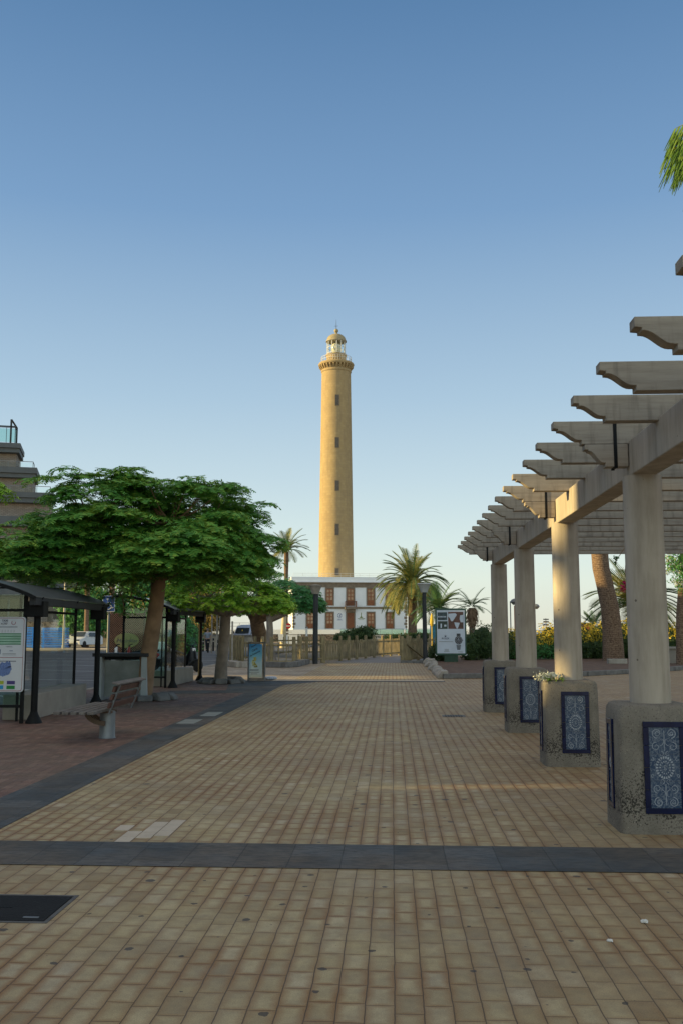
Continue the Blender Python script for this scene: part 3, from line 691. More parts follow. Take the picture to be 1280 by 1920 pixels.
b = MB(); b.lathe([(.172, 1.02), (.17, 1.04), (.165, 2.99)], 32); col = b.build('column', M['oldconc'], pg, smooth=40); col.location = (.34, .31, 0)
# corbel and rafter profiles in x,z
def ogee(L, h, tip=.035):
    pts = [(0, 0), (0, -.24*h), (.15*tip/.035, 0)]
    return None
def raftpoly(L, h, s=1.):
    p = [(L, 0), (0, 0), (0, -.062*s), (.042*s, -.066*s), (.042*s, -.084*s)]
    for i in range(9):
        t_ = i/8; x = .055*s+.165*s*t_; z = -.084*s-(h*.82-.084*s)*(.5-.5*math.cos(PI*t_))
        p.append((x, z))
    p += [(.245*s, -h*.82), (.245*s, -h), (L, -h)]
    return p
b = MB(); b.prism(raftpoly(5.35, .205), 'y', 0, .12); raft = b.build('rafter', M['board'], pg, bevel=.004); raft.location = (-.43, .41, 3.478)
b = MB(); b.prism(raftpoly(.375, .2, .72), 'y', 0, .12); corb = b.build('corbel', M['board'], pg, bevel=.004); corb.location = (-.16, .25, 3.27)
b = MB(); x = .25
b.box(x, x+.03, -.006, -.001, -.215, .212).box(x, x+.03, .121, .126, -.215, .212).box(x, x+.03, -.006, .126, -.207, -.2002).box(x, x+.03, -.006, .126, .2085, .2125)
st = b.build('iron_strap', M['black'], corb)
b = MB(); b.box(.225, .445, .31-PITCH*1.5, .31+PITCH*3.06, 2.99, 3.302)
b.build('longitudinal_beam', M['oldconc'], pg, bevel=.01)
b = MB(); b.box(4.325, 4.545, .31-PITCH*1.5, .31+PITCH*3.06, 2.99, 3.302)
b.build('longitudinal_beam', M['oldconc'], pg, bevel=.01)
def cpy(o, dx, dy, par=None):
    c = o.copy(); C.objects.link(c); c.parent = par or o.parent; c.location = Vector(o.location)+Vector((dx, dy, 0))
    if par: c.location = o.location
    for ch in list(o.children): cpy(ch, 0, 0, c)
    return c
for i in range(0, 4):
    for dx in (0, 4.1):
        if i == 0 and dx == 0: continue
        cpy(ped, dx, i*PITCH+.03*i); cpy(col, dx, i*PITCH)
    if i: cpy(corb, 0, i*PITCH)
raft.location.y = .25
for i in range(-4, 14):
    if i == 0: continue
    c_ = cpy(raft, 0, i*PITCH/4+(.02 if i == -4 else 0))
# flowers laid on the second pedestal
fl = thing('white_flowers', 'bunch of white flowers lying on the second nearest pedestal', 'flowers', G(1030, 1268, 1.03))
random.seed(8)
pp = P(1033, 1266, 12.05); fl.location = (pp.x, 12.1, 1.03)
b = MB()
for i in range(260):
    u = random.choice((-1, 0, 1)); c_ = Vector((-.1+u*.07+random.gauss(0, .035)+.06, random.gauss(0, .05), .04+abs(random.gauss(0, .03))))
    if u == -1: c_.z -= random.uniform(0, .06); c_.x -= .03
    d = Vector((random.gauss(0, 1), random.gauss(0, 1), random.gauss(0, 1))).normalized()*.014; e = d.orthogonal().normalized()*.012
    b.quad(c_-d, c_-e, c_+d, c_+e)
b.build('blossoms', M['whiteflower'], fl, fix=False)
b = MB()
for i in range(90):
    c_ = Vector((random.uniform(-.1, .16), random.gauss(0, .04), random.uniform(.005, .03))); d = Vector((random.gauss(0, 1), random.gauss(0, .5), random.gauss(0, .3))).normalized()*.045
    e = Vector((0, 0, 1)).cross(d).normalized()*.006; b.quad(c_-d, c_-e, c_+d, c_+e)
b.build('leaves', M['leaf2'], fl, fix=False)

# ------------------------------------------------------------------ unseen slotted wall, added left of the frame to shade the plaza
hw_ = thing('shade_wall', 'long thin slotted wall, unseen, added on the left to shade the plaza', 'building', (-35, 0, 0))
SL = [(5.95, 6.15, 8.8, 9.45), (6.3, 8.25, 12.05, 13.0), (7.45, 7.9, 11.25, 11.8), (7.45, 7.75, 10.1, 10.7), (27.6, 27.95, 7.2, 9.3), (28.5, 30.8, 6.9, 9.15),
      (41.0, 42.6, 6.9, 8.5), (42.9, 44.2, 12.2, 12.9), (47.4, 50.8, 11.9, 14.7), (51.6, 52.3, 6.2, 6.7), (54.2, 60.4, 8.7, 10.4), (30.9, 31.7, 6.9, 7.9)]  # slots shaped to pass sun patches onto chosen spots
ys = sorted({-45., 78.} | {v for s_ in SL for v in s_[:2]})
b = MB()
for y0, y1 in zip(ys[:-1], ys[1:]):
    cuts = sorted((s_[2], s_[3]) for s_ in SL if s_[0] <= y0+1e-6 and s_[1] >= y1-1e-6); z = -.1
    for c0, c1 in cuts: b.box(-.5, 0, y0, y1, z, c0); z = c1
    b.box(-.5, 0, y0, y1, z, 15.2)
b.build('wall', M['offwhite'], hw_)
b = MB(); b.box(-.7, .3, -45.2, 78.2, 15.202, 15.45); b.build('roof', M['slab'], hw_)

# ------------------------------------------------------------------ foliage makers
def frond(b, o, d, L, wd, n, droop, cup=.25, rac=.006):
    """feathery leaf: a drooping midrib with paired leaflets"""
    d = d.normalized(); side = d.cross(Vector((0, 0, 1)))
    if side.length < .05: side = Vector((1, 0, 0))
    side.normalize(); pts = []; p = o.copy(); dd = d.copy()
    for i in range(n+1):
        pts.append(p.copy()); p = p+dd*(L/n); dd = (dd+Vector((0, 0, -droop/n))).normalized()
    for i in range(1, n+1):
        t = i/n; wv = wd*math.sin(PI*min(1, .12+.8*t))**.7
        f = (pts[i]-pts[i-1]); up = side.cross(f).normalized(); fn = f.normalized()
        h = L/n*.36
        for s_ in (-1, 1):
            jj = math.sin(i*12.9+s_*4.1+o.x*91+o.z*57)
            a = pts[i]; wq = wv*(1+.22*jj); tip = a+side*s_*wq+fn*wq*(.35+.25*jj)-up*wq*(cup+.3*math.sin(i*7.7+o.y*83))
            b.quad(a-fn*h, a+fn*h, tip+fn*h*.8, tip-fn*h*.8)
def rosette(b, c, out, nf, L, wd, rnd, n=9, droop=1.1):
    a0 = rnd.random()*6.28
    for k in range(nf):
        a = a0+2*PI*k/nf+rnd.uniform(-.25, .25)
        d = Vector((math.cos(a)+out.x*.7, math.sin(a)+out.y*.7, rnd.uniform(.02, .38)+out.z*.22))
        frond(b, c, d, L*rnd.uniform(.75, 1.15), wd*rnd.uniform(.85, 1.15), n, droop*rnd.uniform(.7, 1.3))
def umbrella_tree(name, label, base, top, tr, c, rx, ry, rz, mleaf, mbark, seed, nros=210, L=.5, wd=.12, nf=8, group=None, cutz=-.25, lumps=7, under=.18, n=9, lobes=None):
    rnd = random.Random(seed)
    t = thing(name, label, 'tree', base, group=group); o = Vector(base); top = Vector(top)-o; c = Vector(c)-o
    b = MB(); mid = top*.5+Vector((rnd.uniform(-.06, .06), 0, 0))
    b.tube([Vector((0, 0, -.12)), Vector((0, 0, .12)), top*.25+Vector((-.02, 0, 0)), mid, top*.8, top+Vector((0, 0, .25))], [tr*1.35, tr*1.12, tr, tr*.92, tr*.88, tr*.8], 14)
    b.build('trunk', mbark, t, smooth=60)
    lm = [(Vector((rnd.gauss(0, 1), rnd.gauss(0, 1), rnd.uniform(0, 1))).normalized(), rnd.uniform(.12, .3)) for _ in range(lumps)]
    leafb = MB(); br = MB(); tips = []
    cl = []; per = 6
    for k in range(nros):
        if lobes and k % per:            # side shoots of the last pad: crowns grow in flat tiers
            p0_, o0_ = cl[-1]; p = p0_+Vector((rnd.gauss(0, .3), rnd.gauss(0, .3), rnd.gauss(0, .12))); rosette(leafb, p, o0_, nf, L, wd, rnd, n=n); tips.append((p, o0_)); continue
        while True:
            z = rnd.uniform(cutz, 1); a = rnd.uniform(0, 2*PI)
            if rnd.random() < .35: z = rnd.uniform(cutz, .25)
            break
        q_ = math.sqrt(max(0, 1-z*z*(.9 if z > 0 else 1))); d = Vector((q_*math.cos(a), q_*math.sin(a), z))
        f = .86+(.6 if lobes else 1)*sum(h*max(0, d.dot(l))**6 for l, h in lm)+rnd.uniform(-.1, .05)
        if rnd.random() < under: f *= rnd.uniform(.45, .85)
        cc_, ax_, ay_, az_ = (c, rx, ry, rz)
        if lobes:
            l_ = rnd.choices(lobes, [q[4] for q in lobes])[0]; cc_, ax_, ay_, az_ = Vector(l_[0])-o, l_[1], l_[2], l_[3]
        p = cc_+Vector((d.x*ax_*f, d.y*ay_*f, d.z*az_*f*(1 if z > 0 else .75)))
        out = Vector((d.x, d.y, d.z*.6+.25)).normalized()
        rosette(leafb, p, out, nf, L, wd, rnd, n=n); tips.append((p, out)); cl.append((p, out))
    leafb.build('crown', mleaf, t, fix=False)
    # forking limbs
    lb = [top+Vector((0, 0, .05))]
    mains = []
    for k in range(7):
        a = 2*PI*k/7+rnd.uniform(-.3, .3); e = c+Vector((math.cos(a)*rx*.5, math.sin(a)*ry*.5, rz*rnd.uniform(.05, .4)))
        m1 = top.lerp(e, .45)+Vector((0, 0, -.12*rz)); br.tube([top, m1, e], [tr*.6, tr*.38, tr*.2], 7); mains.append((e, m1))
    for p, out in (cl if lobes else tips[::3]):
        e, m1 = min(mains, key=lambda m: (m[0]-p).length)
        m2 = e.lerp(p, .5)+Vector((0, 0, -.1)); br.tube([e, m2, p], [tr*.16, tr*.09, .01], 5, cap=False)
    br.build('limbs', mbark, t, smooth=60)
    return t
def stone_ring(base, rad, label, seed, n=9):
    rnd = random.Random(seed); t = thing('stone_ring', label, 'stone ring', base)
    for k in range(n):
        a = 2*PI*k/n; l = 2*PI*rad/n*.5
        Mx = Matrix.Rotation(a, 4, 'Z') @ Matrix.Translation((rad, 0, 0)) @ Matrix.Rotation(rnd.uniform(-.15, .15), 4, 'Z')
        h = rnd.uniform(.12, .2); b = MB()
        b.prism([(-.16, 0), (.2, 0), (.17, h*.5), (.06, h), (-.12, h*.95)], 'y', -l*.95, l*.95, Mx)
        b.build('stone', M['kerbd'], t, bevel=.035)
    b = MB(); b.lathe([(.01, .03), (rad-.12, .03)], 20); b.v = [(x, y, .05) for x, y, z in b.v]
    b.build('soil', M['soil'], t)
    return t
tb = G(268, 1312)
stone_ring((tb.x+.1, tb.y, 0), .52, 'ring of grey stones round the foot of the large near tree', 3)
umbrella_tree('poinciana_tree', 'large dark green flat topped tree with leaning brown trunk behind the bench', (tb.x, tb.y, 0), tuple(P(300, 1085, 22.6)), .205,
              (-6.0, 22.8, 3.5), 2.9, 3.0, 1.5, M['leaf1'], M['bark'], 11, nros=1620, L=.43, wd=.12, nf=8, cutz=-.32, lumps=10, under=.2,
              lobes=[((-5.05, 22.4, 3.5), 1.65, 2.4, 1.68, 9), ((-4.2, 22.2, 3.65), .95, 1.5, 1.4, 3), ((-6.65, 22.8, 3.75), 1.25, 2.6, 1.55, 6), ((-8.2, 22.6, 3.2), 1.7, 2.2, .85, 5), ((-4.9, 21.8, 3.05), 1.5, 1.8, .55, 2)])
tb2 = G(414, 1281)
stone_ring((tb2.x+.02, tb2.y, 0), .55, 'ring of grey stones round the pale trunk left of the menu sign', 5)
umbrella_tree('poinciana_tree', 'bright green low spreading tree with pale grey trunk between shelter and menu sign', (tb2.x, tb2.y, 0), tuple(P(424, 1152, 29.6)), .19,
              tuple(P(425, 1145, 30)+Vector((0, 0, .15))), 1.75, 2.2, .92, M['leaf2'], M['bark_g'], 12, nros=190, L=.46, wd=.11, nf=8, cutz=-.2)
b3 = G(502, 1224)
umbrella_tree('poinciana_tree', 'mid green tree with thick forked brown trunk behind the left wooden fence', (b3.x-.2, b3.y, 0), tuple(P(480, 1163, 66)), .58,
              tuple(P(505, 1140, 66)), 3.4, 3.2, 1.7, M['leaf3'], M['bark'], 13, nros=170, L=.75, wd=.2, nf=7, n=6)
b4 = G(504, 1243)
umbrella_tree('poinciana_tree', 'deep green rounded tree with thin grey trunk beside the dark street post', (b4.x, 50, 0), tuple(P(505, 1165, 50)), .2,
              tuple(P(543, 1134, 51)), 1.9, 2.2, 1.1, M['leaf3'], M['bark_g'], 14, nros=190, L=.5, wd=.14, nf=7, n=7)
# tree that reaches in at the left edge
umbrella_tree('poinciana_tree', 'yellow green leafy branch tips of a tree reaching in at the left edge', (-8.6, 12.4, 0), (-8.5, 12.4, 2.7), .2,
              (-8.6, 12.4, 3.55), 2.4, .9, .25, M['leaf2'], M['bark'], 15, nros=60, L=.5, wd=.09, nf=8, n=14, cutz=.0, lumps=2)
# hanging sprays under the near tree's crown
rnd = random.Random(77); tr_ = thing('hanging_branch', 'drooping leafy sprays hanging from the near tree above the first shelter', 'branch', (-7.2, 22.2, 3.2)); b = MB(); lf_ = MB(); o = Vector((-7.2, 22.2, 3.2))
for px, py in ((85, 1095), (120, 1078), (160, 1105), (195, 1085), (225, 1115), (232, 1150), (60, 1085), (250, 1090), (140, 1112), (212, 1132), (180, 1100), (245, 1120), (365, 1105), (395, 1085)):
    p = P(px, py, 21.6+rnd.uniform(0, 1.5))-o; q_ = p+Vector((rnd.uniform(-.2, .2), rnd.uniform(0, .3), rnd.uniform(.4, .8)))
    b.tube([q_, p.lerp(q_, .5)+Vector((.04, 0, 0)), p], [.02, .014, .008], 5)
    for k in range(3): rosette(lf_, p+Vector((0, 0, .14*k)), Vector((0, 0, 0)), 4, .5, .085, rnd, n=12, droop=1.0)
b.build('twig', M['bark'], tr_); lf_.build('leaves', M['leaf1'], tr_, fix=False)

def palm(name, label, base, h, tr, nfr, L, wl, mleaf, seed, lean=(0, 0), group=None, nl=26, old=True, up=(-.35, 1.25), skirt=False, bulge=1.0, droop=1.35):
    rnd = random.Random(seed); t = thing(name, label, 'palm tree', base, group=group)
    b = MB(); pts = []; rr = []
    for i in range(9):
        f = i/8; pts.append(Vector((lean[0]*f*f, lean[1]*f*f, h*f-.1*(1-f)))); rr.append(tr*(1.25-.35*min(1, f*4) + (.12*bulge if f > .85 else 0)))
    b.tube(pts, rr, 16); b.build('trunk', M['palmbark'], t, smooth=70)
    top = pts[-1]; lb = MB(); sb = MB()
    for k in range(nfr):
        a = rnd.uniform(0, 2*PI); el = rnd.uniform(*up)
        d = Vector((math.cos(a)*math.cos(el), math.sin(a)*math.cos(el), math.sin(el))); n = nl
        Lk = L*rnd.uniform(.85, 1.08); p = top+d*tr*.6+Vector((0, 0, .1)); dd = d.copy(); P_ = [p.copy()]
        side = d.cross(Vector((0, 0, 1))).normalized()
        dr = droop*(.55+.45*math.cos(el))
        for i in range(n):
            p = p+dd*(Lk/n); dd = (dd+Vector((0, 0, -dr/n))).normalized(); P_.append(p.copy())
        sb.tube(P_[::4]+[P_[-1]], [L*.016]+[L*.01]*(len(P_[::4])-1)+[L*.002], 4, cap=False)
        for i in range(2, n+1):
            tt = i/n; f = (P_[i]-P_[i-1]).normalized(); u = side.cross(f).normalized()
            ll = wl*(math.sin(PI*(.1+.86*tt))**.6)*rnd.uniform(.85, 1.1); hw = L/n*.36
            for s_ in (-1, 1):
                a_ = P_[i]; tip = a_+side*s_*ll*.78+f*ll*.6+u*ll*.22-Vector((0, 0, ll*.18))
                lb.quad(a_-f*hw, a_+f*hw, tip+f*hw*.35, tip-f*hw*.35)
    lb.build('fronds', mleaf, t, fix=False); sb.build('frond_ribs', M['palmdark'], t, fix=False)
    if skirt:
        b = MB()
        for k in range(160):
            a = rnd.uniform(0, 2*PI); z = h-rnd.uniform(.1, skirt); r_ = tr*(1.25+.5*math.sin(PI*(h-z)/skirt))
            p = Vector((lean[0]+r_*math.cos(a), lean[1]+r_*math.sin(a), z)); q_ = p+Vector((math.cos(a)*.1, math.sin(a)*.1, -.35*skirt*.4))
            e = Vector((-math.sin(a), math.cos(a), 0))*.06; b.quad(p-e, p+e, q_+e*.6, q_-e*.6)
        b.lathe([(tr, h-skirt), (tr*1.5, h-skirt*.6), (tr*1.35, h-.1)], 12, (lean[0], lean[1], 0))
        b.build('dead_frond_skirt', M['terra'], t, fix=False)
    return t
pp = P(772, 1100, 134)
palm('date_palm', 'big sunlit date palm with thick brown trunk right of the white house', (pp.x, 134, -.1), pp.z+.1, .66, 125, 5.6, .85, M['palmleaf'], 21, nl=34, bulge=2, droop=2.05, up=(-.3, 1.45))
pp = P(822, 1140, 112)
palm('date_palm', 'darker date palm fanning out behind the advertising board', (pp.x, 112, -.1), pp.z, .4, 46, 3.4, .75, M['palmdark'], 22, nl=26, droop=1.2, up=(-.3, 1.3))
pp = P(884, 1140, 75)
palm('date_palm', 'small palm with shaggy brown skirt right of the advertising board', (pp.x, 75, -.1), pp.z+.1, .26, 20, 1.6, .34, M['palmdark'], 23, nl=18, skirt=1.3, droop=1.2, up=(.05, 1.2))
pp = P(537, 1036, 100)
palm('tall_palm', 'tall thin palm with sunlit crown left of the lighthouse', (pp.x, 100, -.1), pp.z+.2, .24, 26, 2.7, .55, M['palmleaf'], 24, nl=20, droop=1.3, up=(-.1, 1.35))
p0 = G(1150, 1242); p1 = P(1108, 985, 51)
t = thing('palm_trunk', 'leaning bare palm trunk seen behind the pergola columns', 'palm tree', (p0.x, 51.3, 0)); b = MB()
ks = [(1150, 1245, 40), (1149, 1215, 38), (1147, 1180, 35), (1143, 1140, 33), (1134, 1100, 31), (1126, 1065, 31), (1123, 1030, 31), (1122, 1000, 30), (1122, 965, 29)]
pts = [P(x, y, 51.3)-Vector((p0.x, 51.3, 0)) for x, y, r_ in ks]; pts[0].z = -.05
b.tube(pts, [r_/2*51.3/FPX for x, y, r_ in ks], 18); b.build('trunk', M['palmbark'], t, smooth=70)
b = MB(); rnd = random.Random(3)
for k in range(16):
    a = rnd.uniform(0, 2*PI); frond(b, pts[-1], Vector((math.cos(a), math.sin(a), .6)), 1.3, .2, 14, 1.2)
b.build('fronds', M['palmdark'], t, fix=False)
pp = P(1186, 1105, 60)
palm('date_palm', 'date palm with yellow sunlit fronds behind the nearest pergola column', (pp.x, 60, -.1), pp.z-.9, .4, 70, 3.2, .72, M['palmleaf'], 26, nl=30, droop=1.5, up=(-.2, 1.3))
pp = P(1110, 1172, 80)
palm('date_palm', 'little far palm just behind the red kiosk roof', (pp.x, 80, -.1), pp.z, .16, 18, 1.5, .3, M['palmdark'], 27, nl=16, droop=.9, up=(0, 1.2))
# near palm whose frond tips hang in at the upper right corner
palm('fan_palm', 'palm outside the right edge with sunlit frond tips hanging in at the top right', (6.35, 13.6, 0), 8.9, .2, 1, 1.9, .5, M['palmleaf'], 28, nl=30)
cr = [o_ for o_ in C.objects if o_.get('label', '').startswith('palm outside')][0]
for ch in list(cr.children):
    if ch.name.startswith('frond'): bpy.data.objects.remove(ch)
b = MB(); rb = MB(); rnd = random.Random(9)
for px, py, ex_, ey in ((1256, 305, 1330, 215), (1252, 285, 1335, 180), (1262, 262, 1350, 170), (1275, 300, 1345, 215), (1270, 320, 1345, 240), (1300, 330, 1350, 250), (1420, 330, 1360, 230), (1266, 240, 1350, 160), (1280, 285, 1350, 200), (1268, 275, 1345, 200), (1290, 250, 1355, 170)):
    e = P(px, py, 13.8)-Vector((6.35, 13.6, 0)); s0 = Vector((0, 0, 8.9)); m1 = s0.lerp(e, .55)+Vector((0, 0, .55)); n = 30; prev = None
    for i in range(n+1):
        t_ = i/n; p = s0*(1-t_)**2+m1*2*t_*(1-t_)+e*t_*t_
        if prev is not None:
            f = (p-prev).normalized(); sd_ = f.cross(Vector((0, 0, 1))).normalized()
            rb.tube([prev, p], [.016*(1-t_)+.004]*2, 4, cap=False)
            if t_ > .12:
                for s_ in (-1, 1):
                    for u in range(4):
                        ll = .6*(1-.45*t_)*rnd.uniform(.8, 1.15); tip = p+sd_*s_*ll*rnd.uniform(.1, .4)+f*ll*rnd.uniform(.3, .6)-Vector((0, 0, ll*rnd.uniform(.55, .9))); b.quad(p-f*.02, p+f*.02, tip+f*.006, tip-f*.006)
        prev = p
b.build('fronds', leaf('fresh_palm_leaflet', (.05, .12, .02), (.13, .24, .04), (.3, .4, .08)), cr, fix=False); rb.build('frond_ribs', M['yellowleaf'], cr, fix=False)

def bush(name, label, boxes, m, n, s, seed, tipm=None, tipf=.0, group=None, cat='hedge'):
    """boxes: ellipsoids (centre, radii); leaves spread through their shells"""
    rnd = random.Random(seed); o = Vector(boxes[0][0]); o.z = 0; t = thing(name, label, cat, o, group=group)
    lb = MB(); tb_ = MB(); core = MB(); vol = [r_[0]*r_[2] for c, r_ in boxes]; tot = sum(vol)
    for (c, r_), v_ in zip(boxes, vol):
        c = Vector(c)-o; rad = [(r_[0]*.8*math.cos(R(a)), 0) for a in (0,)]
        pr = [(math.cos(R(a))*.78, math.sin(R(a))*.78) for a in range(-80, 91, 17)]
        k0 = len(core.v); core.lathe([(max(x, .001), z) for x, z in pr], 12)
        for i in range(k0, len(core.v)):
            x, y, z = core.v[i]; j = .85+.3*rnd.random(); core.v[i] = (c.x+x*r_[0]*j, c.y+y*r_[1]*j, max(0, c.z+z*r_[2]*j))
        for k in range(int(n*v_/tot)):
            d = Vector((rnd.gauss(0, 1), rnd.gauss(0, 1), rnd.gauss(0, 1))).normalized()
            if d.y > .5: d.y *= -1
            f = rnd.uniform(.7, 1.12)+.16*math.sin(d.x*9+c.x*3)*math.sin(d.z*8+d.y*6)
            p = c+Vector((d.x*r_[0], d.y*r_[1], d.z*r_[2]))*f
            if p.z < .02: continue
            g = (d+Vector((rnd.gauss(0, .6), rnd.gauss(0, .6), rnd.gauss(0, .6)))).normalized(); e = g.orthogonal().normalized(); h_ = g.cross(e)
            a = rnd.uniform(0, 6.28); e, h_ = e*math.cos(a)+h_*math.sin(a), h_*math.cos(a)-e*math.sin(a); ss = s*rnd.uniform(.6, 1.4)
            tgt = tb_ if (tipm and d.z > .12 and rnd.random() < tipf*(.75+d.z)) else lb
            tgt.quad(p-e*ss, p-h_*ss*.45, p+e*ss, p+h_*ss*.45)
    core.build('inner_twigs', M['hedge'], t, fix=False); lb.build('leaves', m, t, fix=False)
    if tb_.v: tb_.build('flowering_tips', tipm, t, fix=False)
    return t
def ell(px, py, Y, rx, ry, rz): p = P(px, py, Y); return ((p.x, Y, p.z), (rx, ry, rz))
bush('hedge', 'dark green hedge between the advertising board and the far pergola column', [ell(880, 1215, 52, .6, .7, .85), ell(905, 1206, 52.5, .8, .8, 1.0), ell(935, 1208, 53, .9, .8, .95)], M['hedge'], 5200, .06, 31)
bush('hedge', 'low dark shrubs at the foot of the green advertising board', [ell(820, 1222, 50.4, .45, .4, .5), ell(812, 1230, 50, .35, .3, .35), ell(835, 1232, 50.6, .5, .3, .35)], M['hedge'], 2200, .05, 32)
bush('hedge', 'hedge with golden yellow tips behind the far pergola columns', [ell(960, 1212, 54, .9, .8, .95), ell(985, 1214, 54, .8, .8, .9), ell(1010, 1212, 54, .9, .8, .8), ell(1030, 1206, 54.5, .8, .8, 1.05)], M['leaf3'], 5600, .06, 33, M['yellowleaf'], .8)
bush('hedge', 'dark hedge topped with yellow tips left of the leaning palm trunk', [ell(1062, 1208, 55, .8, .8, 1.1), ell(1090, 1208, 55, .9, .8, 1.15), ell(1122, 1206, 55.5, .9, .8, 1.15)], M['hedge'], 5600, .06, 34, M['yellowleaf'], .75)
bush('hedge', 'hedge with yellow green tips between the palm trunk and the right edge', [ell(1175, 1202, 56, 1, .8, 1.2), ell(1205, 1200, 56, 1, .8, 1.2), ell(1245, 1202, 56, 1.1, .8, 1.1), ell(1285, 1202, 56, 1.1, .8, 1.1)], M['hedge'], 6000, .065, 35, M['yellowleaf'], .85)
bush('shrub', 'tuft of dark shrubs behind the curved fence in front of the house door', [ell(665, 1192, 125, 1.6, 1, .9), ell(682, 1190, 125, 1.7, 1, 1.1), ell(643, 1196, 124, 1.2, 1, .7)], M['hedge'], 3500, .14, 36, cat='shrub')
bush('hedge', 'low dark hedge line behind the big date palm', [ell(745, 1198, 130, 2, 1, .6), ell(780, 1196, 130, 2.2, 1, .7), ell(815, 1196, 130, 2.2, 1, .7)], M['hedge'], 2500, .16, 37)
# backdrop foliage on the left
bush('tree', 'dark bushy tree seen under the near crown beside the grey building', [ell(150, 1140, 98, 2.2, 2, 1.9), ell(180, 1135, 98, 1.6, 2, 2.2), ell(212, 1140, 98, 1.6, 2, 1.8), ell(170, 1165, 98, 3, 2, 1.6)], M['leaf3'], 6500, .2, 38, cat='tree')
bush('tree', 'tall dark tree mass hidden behind the near trunk', [ell(262, 1085, 130, 3.6, 3, 3.6), ell(300, 1080, 131, 3.8, 3, 3.8), ell(335, 1105, 130, 3, 3, 3.4), ell(285, 1150, 130, 4.6, 3, 3)], M['leaf3'], 6000, .26, 39, M['dryleaf'], .3, cat='tree')
bush('tree', 'golden sunlit feathery tree beyond the second shelter', [ell(375, 1135, 105, 1.6, 1.6, 2.4), ell(398, 1150, 105, 1.8, 1.6, 2.2), ell(385, 1165, 105, 2, 1.6, 1.6), ell(430, 1085, 106, 1.2, 1.2, 1.9), ell(450, 1070, 107, 1.1, 1.2, 2.0), ell(405, 1090, 106, 1.6, 1.2, 1.7)], M['dryleaf'], 5600, .17, 40, cat='tree')
bush('shrub', 'deep green shrub seen through the glass of the second shelter', [ell(350, 1195, 44, .75, .6, .9), ell(333, 1200, 44, .5, .5, .8), ell(345, 1172, 44, .5, .5, .6)], M['leaf3'], 2600, .06, 41, cat='shrub')
for i, px in enumerate((165, 200)):
    pp = P(px, 1085, 92)
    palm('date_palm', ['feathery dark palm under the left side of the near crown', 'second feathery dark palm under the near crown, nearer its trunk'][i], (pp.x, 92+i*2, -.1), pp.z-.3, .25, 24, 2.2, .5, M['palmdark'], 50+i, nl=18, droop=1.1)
# white flowering tree at the right edge
bt = thing('oleander_tree', 'rounded tree covered in greyish white blossom at the right edge', 'tree', (13.55, 46, 0)); rnd = random.Random(5)
b = MB(); b.tube([(0, 0, -.05), (-.02, 0, 1.2), (.02, 0, 2.4), (.1, 0, 3.6)], [.36, .3, .28, .22], 12); b.build('trunk', M['palmbark'], bt, smooth=70)
lb = MB(); wb = MB(); cc = Vector((1.7, 0, 4.75))
for k in range(760):
    d = Vector((rnd.gauss(0, 1), rnd.gauss(0, 1), rnd.gauss(0, 1))).normalized(); d.y = -abs(d.y) if rnd.random() < .8 else d.y
    p = cc+Vector((d.x*2.35, d.y*1.9, d.z*1.8))*rnd.uniform(.8, 1.03)
    tgt = wb if rnd.random() < .55 else lb
    for j in range(34 if tgt is wb else 26):
        g = Vector((rnd.gauss(0, 1), rnd.gauss(0, 1), rnd.gauss(0, 1))).normalized(); c_ = p+g*(.16 if tgt is wb else .24)*rnd.uniform(.6, 1)
        e = g.orthogonal().normalized(); h_ = g.cross(e); s_ = .035 if tgt is wb else .05
        tgt.quad(c_-e*s_, c_-h_*s_*.7, c_+e*s_, c_+h_*s_*.7)
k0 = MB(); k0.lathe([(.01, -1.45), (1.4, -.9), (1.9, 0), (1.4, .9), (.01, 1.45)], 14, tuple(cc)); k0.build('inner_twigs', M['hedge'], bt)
lb.build('leaves', M['leaf3'], bt, fix=False); wb.build('blossoms', M['whiteflower2'], bt, fix=False)
# sprig of bougainvillea hanging from the pergola
sp = thing('bougainvillea_sprig', 'thin sprig with magenta flowers hanging beside the nearest column', 'sprig', (3.8, 14.5, 2.5)); o = Vector((3.8, 14.5, 2.5))
b = MB(); A = P(1172, 1025, 14.5)-o; Bq = P(1158, 1046, 14.5)-o; Dq = P(1153, 1056, 14.5)-o
b.tube([A, Bq, Dq], [.006, .005, .003], 5); b.build('twig', M['bark'], sp)
b = MB(); b.tube([P(1175, 1030, 14.5)-o, P(1172, 1060, 14.5)-o, P(1170, 1112, 14.5)-o], [.006, .005, .003], 5); b.build('twig', M['bark'], sp)
lb = MB(); fb = MB(); rnd = random.Random(6)
for tgt, cen, r_, n in ((lb, Bq+Vector((-.03, 0, 0)), .05, 34), (lb, Dq, .03, 10), (fb, P(1169, 1103, 14.5)-o, .07, 60), (fb, P(1170, 1092, 14.5)-o, .04, 30)):
    for k in range(n):
        g = Vector((rnd.gauss(0, 1), rnd.gauss(0, 1), rnd.gauss(0, 1.3))).normalized(); c_ = cen+g*r_*rnd.uniform(.3, 1); e = g.orthogonal().normalized()*.016; h_ = g.cross(e)
        tgt.quad(c_-e, c_-h_, c_+e, c_+h_)
lb.build('leaves', M['leaf3'], sp, fix=False); fb.build('blossoms', M['magenta'], sp, fix=False)

